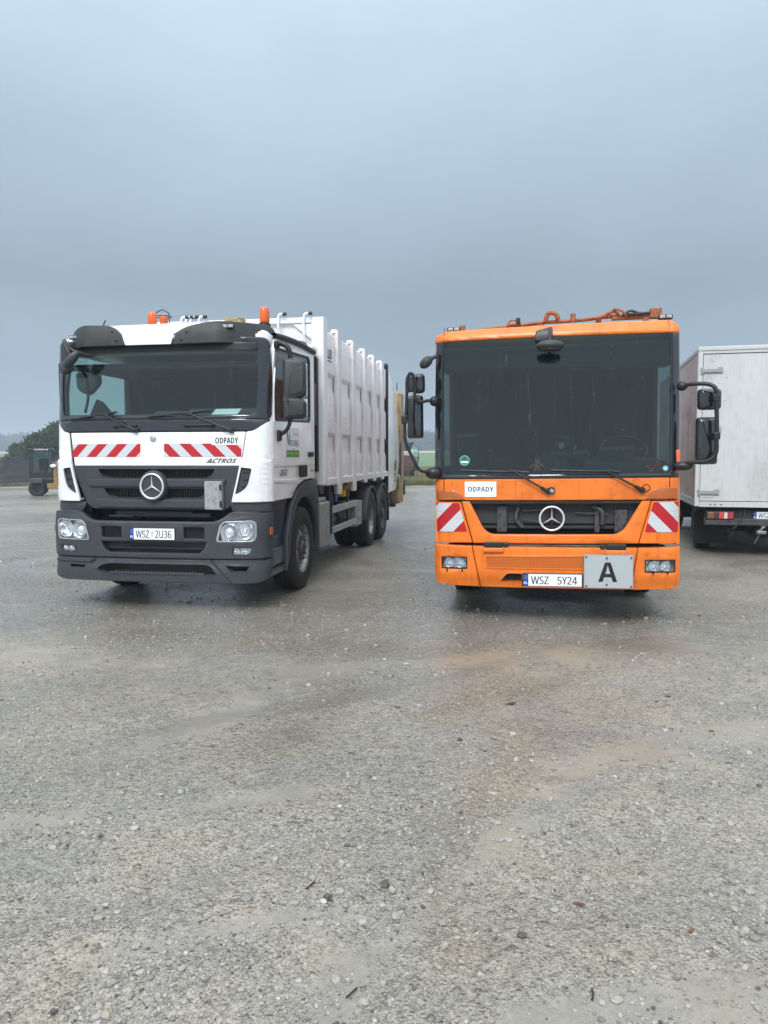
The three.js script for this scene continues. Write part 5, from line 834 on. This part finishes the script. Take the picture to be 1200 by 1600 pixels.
{ // grass: blades in tufts on the verge, thinning towards the gravel
  const r = rng(88), P = [];
  for (let k = 0; k < 14; k++) { const a = r() * 6.28, b = r() * .22, h = .10 + r() * .24, w = .008 + r() * .006, c = Math.cos(a), s = Math.sin(a), x = c * b, z = s * b, lx = x + c * h * .45, lz = z + s * h * .45; P.push(x - s * w, 0, z + c * w, x + s * w, 0, z - c * w, lx, h, lz); }
  const g = new THREE.BufferGeometry(); g.setAttribute('position', new THREE.BufferAttribute(new Float32Array(P), 3)); g.computeVertexNormals();
  const X = []; for (let k = 0; k < 60000; k++) { const x = -2 + r() * 22, d = 56 + 66 * Math.pow(r(), 1.6); if (d < 61 && fbm(x * .5, 2, d * .5, 3) < .02) continue; X.push([x, -d]); }
  for (let k = 0; k < 700; k++) { const x = -32 + r() * 20; X.push([x, -53 - (x + 31) * 1.04 + r() * .8]); }
  const o = new THREE.InstancedMesh(g, mat([.17, .19, .07], .85, 0, { transmission: .2, thickness: 0 }), X.length), M4 = new THREE.Matrix4(), Q = new THREE.Quaternion(), c = new THREE.Color(), Y = new THREE.Vector3(0, 1, 0);
  X.forEach(([x, z], k) => { const s = .8 + r() * 1.1; M4.compose(new THREE.Vector3(x, groundY(x, z) + .01, z), Q.setFromAxisAngle(Y, r() * 6.28), new THREE.Vector3(s, s * (x < -5 ? .5 : 1), s)); o.setMatrixAt(k, M4); const t = .6 + r() * .7, y = r(); c.setRGB(t * (1 + .5 * y), t, t * (1 - .2 * y)); o.setColorAt(k, c); });
  o.name = 'verge_grass'; o.userData.kind = 'stuff'; tag(o, 'rough grass and weeds along the far edge of the gravel yard', 'grass'); scene.add(o);
}
// ---------------------------------------------------------------- loose stones and litter on the yard
{
  const r = rng(314), stone = (seed) => { const q = rng(seed), g = new THREE.IcosahedronGeometry(1, 1), p = g.attributes.position, m = new Map(); const ax = [.7 + q() * .5, .45 + q() * .35, .7 + q() * .5]; for (let i = 0; i < p.count; i++) { const k = [p.getX(i), p.getY(i), p.getZ(i)].map((v) => v.toFixed(3)).join(); if (!m.has(k)) m.set(k, .78 + q() * .4); const s = m.get(k); p.setXYZ(i, p.getX(i) * s * ax[0], p.getY(i) * s * ax[1], p.getZ(i) * s * ax[2]); } g.computeVertexNormals(); return g; };
  const mS = mat([.275, .268, .25], .5), per = [[], [], [], []];
  for (let k = 0; k < 60000; k++) {
    const d = 1.75 + 14 * Math.pow(r(), 1.9), x = (r() - .5) * (d * 1.12 + .6), cl = fbm(x * .9, 6.6, d * .9, 3) + .4 * fbm(x * 3, 2.2, d * 3, 2);
    if (cl < -.12 + r() * .5) continue;
    const s = (.0028 + .0062 * Math.pow(r(), 2.2) + .016 * Math.pow(r(), 26)) * (1 + d * .03);
    per[k % 4].push([x, -d, s, r() * 6.28, r()]);
  }
  const M4 = new THREE.Matrix4(), Q = new THREE.Quaternion(), E = new THREE.Euler(), c = new THREE.Color();
  const G = new THREE.Group(); G.name = 'gravel'; G.userData.kind = 'stuff'; tag(G, 'loose crushed stones scattered over the wet yard', 'gravel'); scene.add(G);
  per.forEach((X, n) => {
    const o = new THREE.InstancedMesh(stone(50 + n), mS, X.length);
    X.forEach(([x, z, s, a, t], k) => { M4.compose(new THREE.Vector3(x, groundY(x, z) + s * .18, z), Q.setFromEuler(E.set(a * .06 - .2, a, .2 - a * .06)), new THREE.Vector3(s, s, s)); o.setMatrixAt(k, M4); const b = .55 + .72 * t, wq = (t * 7) % 1; c.setRGB(b * (1 + .1 * wq * wq), b, b * (1 - .16 * wq * wq)); if (t > .9925) c.setRGB(1.6, 1.6, 1.56); else if (t < .06) c.setRGB(.28, .27, .26); o.setColorAt(k, c); });
    o.castShadow = o.receiveShadow = true; o.name = 'stones'; o.userData.kind = 'stuff'; G.add(o);
  });
}
{
  const bark = mat([.03, .026, .022], .8), leafB = mat([.13, .065, .028], .55), leafD = mat([.05, .03, .022], .5);
  const tw = (label, x, z, len, a) => { const o = add(scene, 'twig', tb([[-len / 2, 0, 0], [-len * .1, .004, len * .06], [len / 2, .001, -len * .02]], .0032, 8, 6), bark); o.position.set(x, groundY(x, z) + .005, z); o.rotation.y = a; tag(o, label, 'twig'); };
  tw('short black twig on pale gravel in the lower middle of the yard', -.28, -2.77, .065, 1.0);
  tw('small dark twig lying near the right lower edge of the yard', .62, -2.19, .05, 1.3);
  tw('thin dark twig lying on gravel at the lower left middle', -.10, -2.20, .05, .9);
  const lf = (label, x, z, len, a, m) => { const o = add(scene, 'fallen_leaf', sheet(rp([[-.5, 0], [-.15, .2], [.25, .17], [.5, 0], [.2, -.2], [-.2, -.17]].map((p) => [p[0] * len, p[1] * len]), len * .1), { t: .0015, b: .0004, surf: (x, y) => y * y * 6 + .004 * Math.sin(x * 60), seg: len * .15 }).rotateX(-Math.PI / 2), m); o.position.set(x, groundY(x, z) + .007, z); o.rotation.y = a; tag(o, label, 'fallen leaf'); };
  lf('dark brown leaf lying in front of the orange truck', .821, -4.889, .085, .1, leafD);
  lf('light brown curled leaf on gravel at the lower right', .70, -2.66, .05, -.7, leafB);
  lf('small tan leaf on gravel near the lower right corner', 1.04, -2.50, .035, .4, leafB);
  lf('brown leaf beside a dark twig near the right edge', 1.33, -2.40, .045, -.9, leafB);
}
renderer.render(scene, camera);
